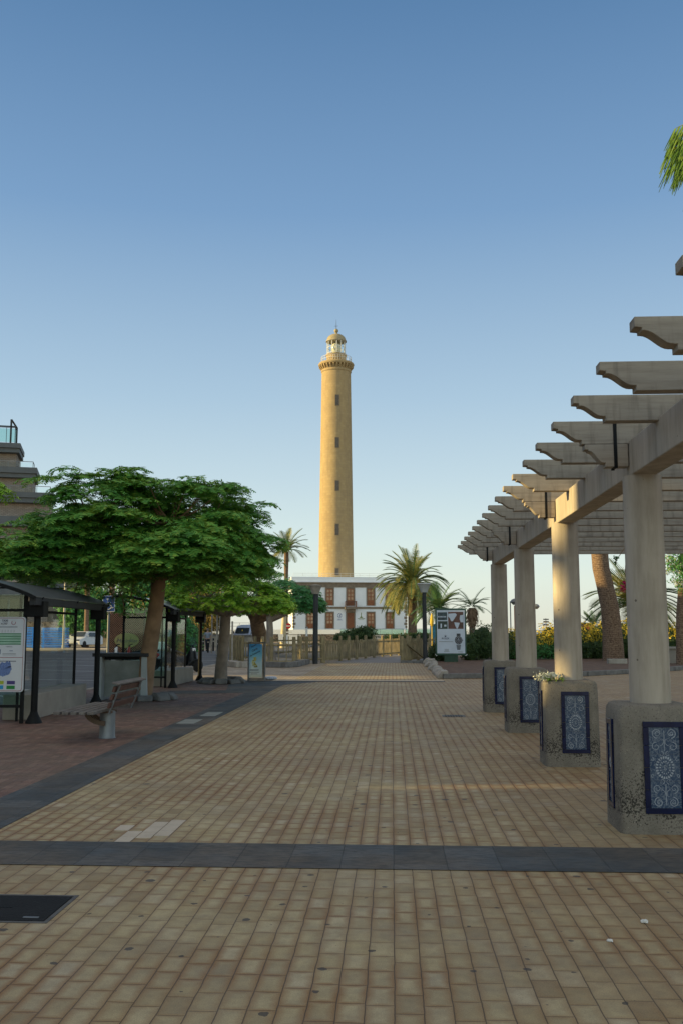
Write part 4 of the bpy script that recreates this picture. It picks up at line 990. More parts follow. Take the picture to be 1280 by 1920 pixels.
# ------------------------------------------------------------------ terraced building far left
LB = 115.; LR = R(17); ab = thing('apartment_building', 'terraced brick apartment building with slate grey slabs and glass railings at the far left', 'building', (-52, LB, 0), LR)
def bxp(px):
    k_ = P(px, 1000, LB).x/LB; return (52+LB*k_)/(math.cos(LR)-k_*math.sin(LR))
def bzp(py): return P(60, py, LB).z
def lvl(px, py0, py1, m, nm, d0=0, d1=5.5, x0=-14):
    b = MB(); b.box(x0-14, bxp(px), d0, d1, bzp(py1), bzp(py0)); return b.build(nm, m, ab)
lvl(33, 829, 838, M['slab'], 'roof_slab', -1.2); lvl(31, 838.2, 846, M['slab'], 'fascia', -.9)
lvl(25, 846.2, 873, M['brick'], 'wall', .2)
lvl(66, 874, 885, M['slab'], 'floor_slab', -1.3); lvl(63, 885.2, 893, M['slab'], 'fascia', -1)
lvl(58, 893.2, 920, M['brick'], 'wall', .1)
lvl(98, 921, 931, M['slab'], 'floor_slab', -1.4); lvl(94, 931.2, 940, M['slab'], 'fascia', -1.1)
lvl(95, 940.2, 966, M['brick'], 'wall', .05)
lvl(128, 967, 985, M['slab'], 'floor_slab', -1.4); lvl(118, 985.2, 1012, M['brick'], 'wall', .02)
lvl(145, 1013, 1030, M['slab'], 'floor_slab', -1.4); lvl(145, 1030.2, 1087, M['brick'], 'wall', 0)
lvl(172, 1088, 1091, M['concrete'], 'ledge', -1.6); lvl(170, 1091.2, 1101, M['slab'], 'floor_slab', -1.4)
lvl(172, 1104, 1116, M['slab'], 'canopy', -1.8); lvl(140, 1116.2, 1185, M['brick'], 'wall', 0)
for x0, x1, y0, y1 in ((0, 20, 1122, 1168), (24, 44, 1122, 1168), (95, 110, 1122, 1168), (112, 128, 1122, 1168), (97, 107, 1048, 1086), (60, 66, 1048, 1086)):
    b = MB(); b.box(bxp(x0), bxp(x1), -.06, -.003, bzp(y1), bzp(y0)); b.build('window', M['dglass'], ab)
def brail(px0, px1, top, bot, n, glassy=True, y=-1.1):
    b = MB(); x0, x1, z0, z1 = bxp(px0), bxp(px1), bzp(bot), bzp(top)
    for i in range(n+1): b.beam((x0+(x1-x0)*i/n, y, z0), (x0+(x1-x0)*i/n, y, z1), .06, .06)
    b.beam((x0, y, z1), (x1, y, z1), .07, .07).beam((x1, y, z1), (x1, y+2.5, z1), .07, .07).beam((x1, y+2.5, z0), (x1, y+2.5, z1), .06, .06)
    r_ = b.build('railing', M['grey_metal'] if not glassy else M['dark_grey'], ab)
    b = MB(); b.box(x0, x1-.04, y-.015, y+.015, z0+.1, z1-.15).box(x1-.015, x1+.015, y+.05, y+2.4, z0+.1, z1-.15); b.build('glass_panel', M['gglass'] if glassy else M['glass'], r_)
brail(-60, 22, 800, 829, 5); brail(-60, 58, 863, 874, 5, False); brail(-60, 92, 909, 921, 6, False); brail(100, 168, 1076, 1088, 3, False, -1.3)
b = MB(); x = bxp(14)
b.beam((x, -1.1, bzp(829)), (x, -1.1, bzp(785)), .22, .12).beam((x, -1.1, bzp(785)), (bxp(24), -.2, bzp(798)), .2, .12).beam((bxp(24), -.2, bzp(798)), (bxp(24), -.2, bzp(829)), .2, .12).beam((bxp(-50), -1.1, bzp(798)), (bxp(24), -1.1, bzp(798)), .12, .14)
b.build('roof_frame', M['dark_grey'], ab)
sw = thing('retaining_wall', 'dark rubble retaining wall behind the blue sunbeds and white car', 'wall', (-38, 104, 0))
b = MB(); b.box(-8, 14.5, 0, 1, -.1, P(150, 1166, 104).z).box(14.5, 17, .2, 1, -.1, P(150, 1176, 104).z); b.build('rubble', M['rubble'], sw)
b = MB(); b.box(2, 24, -3, -2.4, -.1, P(150, 1193, 101).z); b.build('low_wall', mat('pale_rubble_facing', (.26, .23, .19), .9, .35, 1.5, bump=.5, bscale=3), sw)
b = MB(); b.box(2, 24.05, -3.1, -2.3, P(150, 1193, 101).z+.002, P(150, 1190, 101).z); b.build('coping', M['kerbd'], sw)
def lampost(name, label, base, h, r, headm, m, cone=True):
    t = thing(name, label, 'street lamp', base); b = MB()
    b.tube([(0, 0, -.05), (0, 0, h)], [r, r*.92], 14); b.lathe([(r*1.25, 0), (r*1.25, .25), (r, .3)], 14); b.build('pole', m, t, smooth=40)
    return t
pp = G(120, 1222); t = lampost('light_pole', 'plain pale pole rising behind the blue sunbeds', (P(119, 1200, 84).x, 84, 0), P(119, 1045, 84).z, .1, None, mat('cream_pole', (.45, .42, .34), .6, .1, 2))
# street lamp on the right of the path
p0 = G(797, 1243); t = thing('street_lamp', 'dark street lamp with translucent funnel head beside the path fence', 'street lamp', p0); ph = P(792, 1111, p0.y).z
b = MB(); b.tube([(0, 0, -.05), (-.02, 0, ph*.5), (-.03, 0, ph)], [.115, .11, .1], 14); b.build('pole', M['dark_grey'], t, smooth=40)
b = MB(); b.lathe([(.17, ph), (.2, ph+.12), (.3, ph+.36), (.36, ph+.42), (.3, ph+.47), (.05, ph+.48)], 20, (-.03, 0, 0)); b.build('lamp_head', mat('frosted_lamp_shade', (.4, .42, .42), .4, .1, 3), t, smooth=40)
p0 = G(591, 1245); t = thing('street_pole', 'thick dark street post standing in front of the wooden fence', 'post', (p0.x, p0.y, 0)); ph = P(591, 1114, p0.y).z
b = MB(); b.tube([(0, 0, -.05), (.02, 0, ph)], [.13, .12], 14); b.build('pole', M['dark_grey'], t, smooth=40)
b = MB(); b.lathe([(.16, ph), (.3, ph+.36), (.36, ph+.42), (.05, ph+.47)], 20); b.build('lamp_head', M['kerbm'], t, smooth=40)
# no entry sign with its post, cream pole, white posts
Y = 92; p = P(541, 1174, Y); t = thing('no_entry_sign', 'round red no entry sign on a thin post near the house corner', 'traffic sign', (p.x, Y, 0)); r_ = .27
b = MB(); b.tube([(0, 0, -.05), (0, 0, p.z+.4)], .035, 8); b.build('post', M['grey_metal'], t)
b = MB(); b.lathe([(r_, -.01), (r_, .01)], 32); b.v = [(x, z-.05, y+p.z) for x, y, z in b.v]; b.build('disc', M['redpaint'], t)
b = MB(); b.box(-.19, .19, -.07, -.062, p.z-.045, p.z+.045); b.build('white_bar', M['white_paint'], t)
b = MB(); z = P(541, 1186, Y).z; b.box(-.36, .36, -.06, -.04, z-.04, z+.08); b.build('plate', M['white_paint'], t)
Y = 90; p = P(533, 1130, Y); t = thing('cream_pole', 'thick cream pole just left of the no entry sign', 'pole', (p.x, Y, 0)); b = MB()
b.tube([(-.1, 0, -.05), (0, 0, 2.5), (.05, 0, p.z)], [.3, .22, .18], 12); b.build('pole', mat('cream_paint', (.5, .42, .26), .6, .1, 2), t, smooth=40)
b = MB(); b.box(-.5, -.02, -.35, -.28, .55, 1.25); b.build('notice', M['white_paint'], t)
b = MB(); b.box(.25, 1.6, -.3, -.26, .35, 1.2); tag(b.build('barrier_board', M['white_paint'], loc=(p.x, Y, 0)), 'white barrier board at the foot of the cream pole', 'barrier')
for px, lab in ((575, 'slim white post in front of the terrace wall'),):
    p = P(px, 1178, 120); t = thing('white_post', lab, 'post', (p.x, 120, 0)); b = MB(); b.tube([(0, 0, -.05), (0, 0, p.z)], .13, 8); b.build('post', M['white_paint'], t)
    b = MB(); b.lathe([(.16, p.z+.002), (.16, p.z+.15), (.02, p.z+.2)], 10); b.build('cap', M['grey_metal'], t)
for px, y0, Y, r_, lab in ((417, 1055, 62, .13, 'pale pole rising above the bright green tree'), (408, 1150, 66, .07, 'thin grey pole beside the walking person'), (398, 1150, 70, .05, 'thinnest grey pole right of the second shelter'), (436, 1165, 48, .045, 'thin white pole between pale trunk and van'), (480, 1120, 100, .08, 'slender pole beyond the van roof')):
    p = P(px, y0, Y); t = thing('pole', lab, 'pole', (p.x, Y, 0)); b = MB(); b.tube([(0, 0, -.05), (0, 0, p.z)], r_, 10); b.build('shaft', M['kerbm'], t, smooth=40); b = MB(); b.lathe([(r_*1.3, 0), (r_*1.3, .3), (r_, .35)], 10); b.build('foot', M['kerbm'], t)

# ------------------------------------------------------------------ wooden fences
def fence(label, pts, h=1.12, gap=.16, pw=.1, postgap=1.9, posth=1.3, yaw=None, rails=(.2, .95), m=None, seed=0):
    rnd = random.Random(seed); t = thing('wooden_fence', label, 'fence', pts[0]); o = Vector(pts[0]); o.z = 0; m = m or M['picket']
    for a, c in zip(pts[:-1], pts[1:]):
        a = Vector(a)-o; c = Vector(c)-o; n = max(1, round((c-a).length/postgap))
        for i in range(n):
            p0 = a.lerp(c, i/n); p1 = a.lerp(c, (i+1)/n); L = (p1-p0).length; d = (p1-p0)/L
            b = MB(); b.tube([p0+Vector((0, 0, -.1)), p0+Vector((0, 0, posth+rnd.uniform(-.02, .02)))], .085, 10); b.lathe([(.085, 0), (.06, .03)], 10, (p0.x, p0.y, posth)); b.build('post', m, t, smooth=40)
            b = MB()
            for z in rails: b.tube([p0+Vector((0, 0, z)), p1+Vector((0, 0, z))], .045, 8)
            b.build('rail', m, t, smooth=40)
            b = MB(); k = max(2, int(L/gap))
            nrm = Vector((d.y, -d.x, 0))*.06
            if nrm.y > 0: nrm = -nrm
            for j in range(1, k):
                q_ = p0.lerp(p1, j/k)+nrm; hh = h*rnd.uniform(.97, 1.02)
                b.beam(q_+Vector((0, 0, .1)), q_+Vector((rnd.uniform(-.015, .015), 0, hh)), pw*.68*rnd.uniform(.75, 1.1), .035, up=nrm)
            b.build('pickets', m, t)
    b = MB(); p = Vector(pts[-1])-o; b.tube([p+Vector((0, 0, -.1)), p+Vector((0, 0, posth))], .085, 10); b.build('post', m, t, smooth=40)
    return t
fence('long curved picket fence along the left side of the path below the house', [(-3.45, 48.9, 0), (-2.75, 51.4, 0), (-2.0, 54.3, 0), (-1.1, 57.8, 0), (-.1, 61.3, 0), (1.0, 64.6, 0), (2.6, 67.5, 0), (5.4, 69.5, 0), (9, 71.5, 0)], 1.1, .19, .12, 1.75, seed=1)
f_ = fence('dark picket fence with a diagonal brace between the path and the street lamp', [(.48, 49.0, 0), (1.35, 51.6, 0), (1.75, 53.5, 0)], 1.12, .16, .1, 1.4, seed=2)
b = MB(); b.beam((.2, .45, .95), (1.2, 2.6, .15), .1, .05); b.build('brace', M['picket'], f_)
b = MB(); b.box(.42, 1.6, 48.7, 48.95, -.1, .12); tag(b.build('timber_sill', M['kerbd']), 'grey sill at the foot of the braced fence', 'sill')
fence('sunlit picket fence on kerb stones left of the menu sign', [tuple(G(433, 1236)), tuple(G(455, 1240)), tuple(G(478, 1240))], 1.1, .15, .075, 1.0, seed=3)
fence('shaded open picket fence between the menu sign and the dark post', [tuple(G(492, 1247)), tuple(G(509, 1249)), tuple(G(551, 1249)), tuple(G(575, 1244)), tuple(G(604, 1243))], 1.05, .3, .06, 1.6, seed=4)
fence('far stretch of rail fence seen through the shaded one', [tuple(G(500, 1229)), tuple(G(560, 1228)), tuple(G(602, 1228))], 1.2, .35, .07, 2.2, seed=5)
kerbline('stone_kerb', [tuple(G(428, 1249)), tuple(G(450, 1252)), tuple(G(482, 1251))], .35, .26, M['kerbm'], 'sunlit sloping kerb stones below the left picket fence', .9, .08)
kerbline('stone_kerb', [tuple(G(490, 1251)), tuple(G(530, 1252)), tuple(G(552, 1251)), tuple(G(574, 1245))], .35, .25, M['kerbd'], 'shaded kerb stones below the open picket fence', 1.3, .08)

# ------------------------------------------------------------------ bollards
def bollard(px, py):
    p = G(px, py); t = thing('bollard', '', 'bollard', p, group='black bollards along the road edge'); b = MB()
    b.lathe([(.07, 0), (.065, .85), (.055, .88), (.055, .9), (.07, .92), (.06, .98), (.02, 1.0)], 14); b.build('post', M['black'], t, smooth=40)
    b = MB(); b.lathe([(.068, .72), (.068, .8)], 14); b.build('band', M['kerbm'], t); return t
b0 = bollard(409, 1230); b0['label'] = 'thick black bollard right of the walking person, nearest to the pale trunk'
for px, py, lab in ((370, 1223, 'black bollard just right of the shelter post'), (381, 1222, 'black bollard left of the walking person'), (390, 1224, 'black bollard in line with the walking person'), (400, 1221, 'black bollard just right of the walking person'), (352, 1224, 'black bollard seen through the shelter glass'), (363, 1223, 'black bollard hidden close behind the shelter post')):
    dup(b0, G(px, py), label=lab)

# ------------------------------------------------------------------ shelters
def shelter(label, y0, y1, xr, solid, seed):
    t = thing('taxi_shelter', label, 'shelter', (xr, y0, 0)); L = y1-y0; zr = 2.1
    def post(y):
        b = MB(); b.tube([(0, y, .0), (0, y, 2.0)], [.062, .062], 12); b.lathe([(.15, 0), (.14, .03), (.075, .16), (.065, .2)], 14, (0, y, 0)); b.build('post', M['black'], t, smooth=40)
        b = MB(); b.box(-.15, .15, y-.15, y+.15, 1.88, 2.16); b.build('capital', M['black'], t, bevel=.01)
    post(0); post(L)
    # arched roof: rises from the plaza side to the back
    def arch(f): a = R(14+f*60); return (-1.75*f, zr+.12+.40*(math.sin(f*PI/2)**.85))
    N = 12; b = MB(); lo = []; hi = []
    for i in range(N+1):
        x, z = arch(i/N); lo.append((x+.12, z)); hi.append((x+.12, z+.02))
    b.prism(lo+hi[::-1], 'y', -.55, L+.45); b.build('roof', mat('smoked_roof_sheet', (.10, .11, .12), .35, .15, 2) if solid else mat('ribbed_clear_roof', (.2, .22, .25), .3, .15, 2), t, smooth=30)
    for y in (-.56, -.1, L*.5, L, L+.46):
        b = MB()
        for i in range(N):
            a, c = arch(i/N), arch((i+1)/N); b.beam((a[0]+.12, y, a[1]-.02), (c[0]+.12, y, c[1]-.02), .05, .06)
        b.build('roof_rib', M['black'], t)
    b = MB(); b.box(.0, .11, -.5, L+.4, zr-.02, zr+.12); b.build('gutter_beam', M['dark_grey'], t, bevel=.01)
    # near end panel with its arched head
    e = MB(); yq = -.06
    e.beam((-.2, yq, 0), (-.2, yq, 2.32), .06, .05).beam((-1.45, yq, 0), (-1.45, yq, 2.45), .06, .05).beam((-1.45, yq, 2.0), (-.2, yq, 2.0), .05, .05).beam((-1.45, yq, .3), (-.2, yq, .3), .05, .05)
    e.build('end_frame', M['black'], t)
    b = MB(); b.box(-1.42, -.23, yq-.006, yq+.006, .33, 2.28); b.build('end_glass', M['gglass'], t)
    b = MB(); b.beam((-.42, L-.35, 0), (-.42, L-.35, 2.3), .05, .05).beam((-.42, .35, 0), (-.42, .35, 2.3), .04, .04).beam((-.42, .35, 2.0), (-.42, L-.35, 2.0), .045, .05); b.build('side_frame', M['black'], t)
    b = MB(); b.box(-.424, -.416, .4, L-.4, .5, 1.98); b.build('side_glass', M['glass'], t)
    b = MB(); b.box(-.75, -.18, .55, L-.15, 0, .46)
    b.build('concrete_bench', M['concrete'], t, bevel=.015)
    return t
s1 = shelter('near dark shelter with curved smoked roof at the left edge', 17.1, 21.6, -6.38, True, 1)
s1.rotation_euler = (0, 0, R(3.4))
s2 = shelter('second shelter with curved translucent roof behind the near tree trunk', 27.6, 31.5, -6.28, False, 2)
# information board in the near shelter
A = P(0, 1157, 16.9); Bq = P(42, 1298, 16.9)
ib = thing('taxi_info_board', 'white taxi information board with green bars and island map at the left edge', 'sign', (0, 16.93, 0))
x1 = Bq.x; x0 = x1-1.05; z1 = A.z; z0 = Bq.z
def rrect(x0, x1, z0, z1, r, n=5):
    o = []
    for cx, cz, a in ((x1-r, z1-r, 0), (x0+r, z1-r, 90), (x0+r, z0+r, 180), (x1-r, z0+r, 270)):
        o += [(cx+r*math.cos(R(a+90*i/n)), cz+r*math.sin(R(a+90*i/n))) for i in range(n+1)]
    return o
Mw = mat('white_sign_face', (.6, .63, .68), .35, .04, 3)
b = MB(); b.prism(rrect(x0, x1, z0, z1, .05), 'y', -.01, .012); b.build('panel', Mw, ib)
Mr = mat('dark_red_line', (.3, .03, .06), .5, .05); b = MB(); ro = rrect(x0+.02, x1-.025, z0+.02, z1-.02, .045); n_ = len(ro)
for i in range(n_): a, c = ro[i], ro[(i+1) % n_]; b.beam((a[0], -.0125, a[1]), (c[0], -.0125, c[1]), .004, .008)
zm = P(20, 1233, 16.9).z; b.box(x0+.02, x1-.025, -.013, -.0105, zm-.004, zm+.004); b.build('border', Mr, ib)
Mg = mat('sign_green', (.01, .2, .07), .4, .05); b = MB()
for i in range(5):
    zq = P(20, 1188.5+4.9*i, 16.9).z; b.box(x0+.06, x1-.07, -.013, -.0105, zq-.008, zq+.008)
b.build('green_bars', Mg, ib); b = MB()
for i in range(4):
    zq = P(20, 1191+4.9*i, 16.9).z; b.box(x0+.06, x1-.07, -.0125, -.0105, zq-.011, zq+.011)
b.build('pale_bars', mat('pale_green', (.3, .5, .38), .5), ib)
fx = lambda px: P(px, 1200, 16.9).x; fz = lambda py: P(20, py, 16.9).z
text('TAXI', .05, M['ink'], ib, FRONT(fx(7), -.013, fz(1164)), bold=.001); text('4 777', .05, M['ink'], ib, FRONT(fx(6), -.013, fz(1170)), bold=.001)
b = MB()
for i in range(9): zq = fx(-20+i*5.6); b.box(zq, zq+.003, -.013, -.0105, fz(1186), fz(1181))
b.box(x0+.1, fx(31), -.013, -.0105, fz(1176.3), fz(1175.2)).box(x0+.1, fx(31), -.013, -.0105, fz(1240.6), fz(1239.4)).box(fx(5), fx(30), -.013, -.0105, fz(1226), fz(1225.5)).box(fx(5), fx(30), -.013, -.0105, fz(1228.5), fz(1228))
b.build('small_print', M['ink'], ib)
text('* Suplemento', .022, M['ink'], ib, FRONT(fx(17), -.013, fz(1212.8)))
text('MERB', .026, mat('sign_grey_blue', (.15, .2, .4), .5), ib, FRONT(fx(21), -.013, fz(1220.5)))
b = MB(); cx, cz = fx(23.5), fz(1167.5)
for k in range(15):
    a = R(130+k*17); c = R(130+(k+1)*17); b.beam((cx+.035*math.cos(a), -.0135, cz+.035*math.sin(a)), (cx+.035*math.cos(c), -.0135, cz+.035*math.sin(c)), .004, .009)
b.build('round_logo', Mr, ib)
b = MB(); cx, cz = fx(9), fz(1255); rnd = random.Random(2); pl = [(cx+.13*math.cos(2*PI*k/40)*(1+rnd.uniform(-.12, .1)), cz+.125*math.sin(2*PI*k/40)*(1+rnd.uniform(-.12, .1))+(.02 if 3 < k < 9 else 0)) for k in range(40)]
pl = [(x, z+(.04 if abs(x-(cx+.1)) < .02 and z > cz else 0)) for x, z in pl]
b.add([(cx, -.0125, cz)]+[(x, -.0125, z) for x, z in pl], [(0, k+1, (k+1) % 40+1) for k in range(40)]); b.build('island_map', mat('map_blue', (.12, .19, .42), .5, .35, 60), ib, fix=False)
for px0, px1, py0, py1, c, nm in ((-1, 9.5, 1277, 1283.5, (.35, .42, .03), 'lime_box'), (-1, 9, 1285.5, 1292.5, (.02, .3, .6), 'cyan_box'), (15.5, 30.5, 1277, 1283.5, (.06, .04, .2), 'purple_box'), (15, 30.5, 1286, 1292.5, (.01, .22, .04), 'green_box'), (-14, 1, 1218, 1227, (.01, .03, .15), 'navy_box'), (-20, -5, 1277, 1283.5, (.3, .05, .05), 'red_box')):
    b = MB(); b.box(fx(px0), fx(px1), -.013, -.0105, fz(py1), fz(py0)); b.build(nm, mat(nm, c, .5, .05), ib)

# grey counter with dark top behind the tree
cnt = thing('counter', 'grey vendor counter with dark worktop behind the near tree trunk', 'counter', (-6.95, 22.9, 0))
k = 22.9/FPX
xx = lambda px: P(px, 1250, 22.9).x+6.95
b = MB(); b.box(xx(181), xx(284), -.35, .35, 1.02, 1.1); b.build('worktop', M['dark_grey'], cnt, bevel=.006)
b = MB(); b.box(xx(187), xx(198), -.3, .3, 0, 1.018); lam = mat('pale_grey_laminate', (.38, .41, .42), .5, .06, 2); b.build('side_panel', lam, cnt)
b = MB(); b.box(xx(271), xx(281), -.3, .3, 0, 1.018); b.build('side_panel', lam, cnt)
b = MB(); b.box(xx(201), xx(270), -.2, -.16, .08, .93); b.build('front_panel', mat('stained_grey_panel', (.2, .215, .2), .5, .3, 2.5), cnt)
b = MB(); b.box(xx(198)+.003, xx(271)-.003, -.15, .28, .94, 1.015); b.build('shelf', M['black'], cnt)

# disabled parking sign
Y = 33.; p = P(204, 1132, Y); t = thing('disabled_parking_sign', 'blue wheelchair parking sign on a grey pole behind the near shelter', 'traffic sign', (p.x, Y, 0))
b = MB(); b.tube([(0, .04, -.05), (0, .04, p.z+.2)], .04, 10); b.build('post', M['grey_metal'], t, smooth=40)
b = MB(); b.prism(rrect(-.22, .22, p.z-.28, p.z+.28, .03), 'y', -.01, 0); b.build('border', M['white_paint'], t)
b = MB(); b.prism(rrect(-.2, .2, p.z-.26, p.z+.26, .025), 'y', -.013, -.0105); b.build('face', M['bluep'], t)
b = MB(); z = p.z
b.lathe([(.035, -.001), (.035, .001)], 14); b.v = [(x-.04, -.015+zz_, y+z+.16) for x, y, zz_ in b.v]
for k in range(11):
    a = R(150+k*19); c = R(150+(k+1)*19); b.beam((.11*math.cos(a)-.01, -.0155, z-.09+.11*math.sin(a)), (.11*math.cos(c)-.01, -.0155, z-.09+.11*math.sin(c)), .003, .026)
b.beam((-.04, -.0155, z+.12), (-.03, -.0155, z-.03), .003, .04).beam((-.03, -.0155, z+.04), (.08, -.0155, z+.04), .003, .024).beam((-.03, -.0155, z-.03), (.07, -.0155, z-.03), .003, .03).beam((.07, -.0155, z-.03), (.12, -.0155, z-.15), .003, .03).beam((.12, -.0155, z-.15), (.17, -.0155, z-.13), .003, .025)
b.build('wheelchair_symbol', M['white_paint'], t)

# lattice screen with an oval restaurant sign
Y = 40.; A = P(207, 1150, Y); Bq = P(268, 1232, Y); lt = thing('lattice_screen', 'terracotta diamond lattice screen with an oval yellow restaurant sign', 'screen', (A.x, Y, 0))
w_ = Bq.x-A.x; z1 = A.z; z0 = .08; b = MB(); st_ = .095
k = -int((z1-z0)/st_)-1
while k*st_ < w_:
    for s_, yy in ((1, 0), (-1, -.012)):
        pts = []
        x0_ = k*st_
        t0 = max(0, -x0_); t1 = min(z1-z0, w_-x0_)
        if t1 > t0:
            a = (x0_+t0, z0+t0) if s_ > 0 else (x0_+t0, z1-t0); c = (x0_+t1, z0+t1) if s_ > 0 else (x0_+t1, z1-t1)
            b.beam((a[0], yy, a[1]), (c[0], yy, c[1]), .01, .046, up=Vector((0, 1, 0)))
    k += 1
b.v = b.v; b.build('lattice', mat('terracotta_slat', (.42, .22, .13), .7, .15, 4), lt)
b = MB(); b.box(-.04, w_+.04, .03, .05, z0, z1); b.build('backing', mat('dark_wine_panel', (.035, .015, .015), .7), lt)
b = MB(); b.beam((-.04, 0, 0), (-.04, 0, z1+.05), .05, .06).beam((w_+.04, 0, 0), (w_+.04, 0, z1+.05), .05, .06); b.build('frame', mat('dark_brown_frame', (.05, .03, .02), .6), lt)
ox, oz = P(238, 1201, Y).x-A.x, P(238, 1201, Y).z; b = MB(); b.prism([(ox+.52*math.cos(2*PI*k/32), oz+.31*math.sin(2*PI*k/32)) for k in range(32)], 'y', -.05, -.03); b.build('oval_sign', mat('old_gold_paint', (.3, .26, .09), .5, .15, 3), lt)
text('Maximilian', .2, M['ink'], lt, FRONT(ox+.02, -.055, oz-.02), shear=.35)
text('RESTAURANT', .1, mat('faded_lettering', (.3, .12, .09), .6), lt, FRONT(ox+.05, -.03, oz+.42), name='upper_lettering')

# ------------------------------------------------------------------ bench
bn = thing('park_bench', 'slatted wood bench with backrest on a single round steel post', 'bench', (-4.6, 14.85, 0))
b = MB(); b.lathe([(.13, 0), (.12, .02), (.115, .4), (.1, .41)], 20, (.22, 0, 0)); b.build('post', M['grey_metal'], bn, smooth=40)
b = MB()
for y in (-.13, .13):
    pts = [(.22-.3*math.sin(R(a))-.0, y, .43-.2*math.cos(R(a))) for a in range(0, 91, 15)]+[(-.16, y, .415)]
    for a, c in zip(pts[:-1], pts[1:]): b.beam(a, c, .05, .07)
    b.box(-.3, .33, y-.025, y+.025, .385, .4165)
b.build('bracket', mat('curved_brown_bracket', (.12, .08, .055), .6, .2, 4), bn)
for i in range(5):
    b = MB(); x = -.29+i*.125; b.box(x-.048, x+.048, -.85, 1.12, .417, .46); b.build('seat_slat', [M['wood_grey']], bn, bevel=.006)
for i in range(3):
    z = .52+i*.12; x = .335+(z-.45)*.28; b = MB()
    Mx = Matrix.Translation((x, 0, z)) @ Matrix.Rotation(R(16), 4, 'Y'); b.box(-.018, .018, -.42, 1.12, -.043, .043, Mx); b.build('back_slat', M['wood_red'], bn, bevel=.005)
b = MB(); Mx = Matrix.Translation((.455, 0, .845)) @ Matrix.Rotation(R(14), 4, 'Y'); b.box(-.055, .055, -.46, 1.16, -.012, .012, Mx); b.build('top_rail', M['wood_grey'], bn, bevel=.004)
for y in (-.3, .95):
    b = MB(); b.beam((.325, y, .38), (.495, y, .84), .055, .02, up=Vector((1, 0, 0))); b.build('back_support', M['grey_metal'], bn, bevel=.004)

# ------------------------------------------------------------------ menu totem
Y = 31.5; A = P(466, 1204, Y); Bq = P(497, 1277, Y); tt_ = thing('menu_sign', 'upright framed blue beach café menu sign beside the pale trunk', 'sign', (A.x, Y, 0)); w_ = Bq.x-A.x; z1 = A.z
b = MB(); b.box(0, .03, -.12, .12, .0, z1).box(w_-.03, w_, -.12, .12, 0, z1).box(.0, w_, -.121, .121, z1-.05, z1+.002).box(.031, w_-.031, -.119, .119, .02, .09); b.build('frame', M['kerbd'], tt_, bevel=.004)
def _post():
    q = NT('blue_sky_poster'); s = q.n('ShaderNodeSeparateXYZ'); q.L(q.obj(), s.inputs[0]); f = q.math('ADD', q.math('DIVIDE', s.outputs[2], 1.25), q.math('MULTIPLY', q.noise(q.obj(), 3.5, 3), .16))
    q.col(q.ramp(f, [(.1, (.42, .42, .22)), (.27, (.5, .58, .64)), (.5, (.4, .58, .72)), (.75, (.12, .42, .7)), (1, (.01, .22, .6))])); q.b.inputs['Roughness'].default_value = .3; return q.m
b = MB(); b.box(.045, w_-.085, -.124, -.1215, .11, z1-.06); b.build('poster', _post(), tt_)
b = MB(); b.box(w_-.08, w_-.035, -.1, .1, .1, z1-.06); b.build('side_strip', M['kerbm'], tt_)
rot = Matrix.Rotation(R(28), 4, 'Z')
for s_, sz, x, z in (('Nueva', .075, .19, 1.13), ('Carta', .09, .22, 1.0), ('de Primavera', .068, .235, .88)):
    text(s_, sz, M['ink'], tt_, FRONT(x, -.126, z) @ rot, bold=.0015, shear=.3)
b = MB()
for z, w2 in ((.36, .3), (.33, .28), (.275, .32), (.22, .2)): b.box(.22-w2/2, .22+w2/2, -.1265, -.1245, z, z+.012)
b.build('small_print', M['ink'], tt_)
rnd = random.Random(1); b = MB()
for k in range(26):
    x = .22+rnd.gauss(0, .035); z = .6+rnd.uniform(-.15, .16); s_ = .022; b.box(x-s_, x+s_, -.1262+k*1e-5*0-.0001*k/26, -.1245, z-s_, z+s_, None)
b.m = 0; b.build('dish_picture', mat('food_picture', (.3, .3, .08), .5, .9, 14), tt_)

# ------------------------------------------------------------------ advertising board
Y = 49.; A = P(815, 1141, Y); Bq = P(874, 1229, Y); ad = thing('advertising_board', 'green framed advertising board with a map picture and a wristwatch', 'billboard', (A.x, Y, 0)); w_ = Bq.x-A.x; z0 = Bq.z; z1 = A.z
b = MB(); b.prism(rrect(0, w_, z0, z1, .07), 'y', -.12, .12); b.build('case', M['greenp'], ad, bevel=.01)
b = MB(); b.box(w_*.28, w_*.72, -.09, .09, -.02, z0); b.build('foot', mat('green_foot', (.01, .045, .025), .5), ad)
b = MB(); b.box(.075, w_-.075, -.128, -.1205, z0+.1, z1-.09); b.build('poster', M['poster'], ad)
for s_ in (-1, 1):
    b = MB(); cx = w_/2+s_*(w_/2-.07)
    for k in range(5):
        a = R(270+s_*k*18); c = R(270+s_*(k+1)*18); b.beam((cx+.085*math.cos(a), -.08, z0+.07+.085*math.sin(a)), (cx+.085*math.cos(c), -.08, z0+.07+.085*math.sin(c)), .12, .025)
    b.build('corner_trim', M['white_paint'], ad)
ax = lambda px: P(px, 1190, Y).x-A.x; az = lambda py: P(845, py, Y).z
def picm(nm, stops, sc_, dist=0):
    q = NT(nm); v = q.obj(); q.col(q.ramp(q.noise(v, sc_, 4, .6), stops)); q.b.inputs['Roughness'].default_value = .35; return q.m
b = MB(); b.box(ax(819.5), ax(837.5), -.132, -.129, az(1163), az(1148.3)); b.build('picture', picm('dark_teal_picture', [(.35, (.01, .025, .04)), (.55, (.03, .07, .09)), (.62, (.3, .34, .36))], 3.2), ad)
b = MB()
for i in range(6): b.box(ax(821+i*2.6), ax(822.6+i*2.6), -.1345, -.1325, az(1158), az(1155.3))
b.build('light_marks', M['poster'], ad)
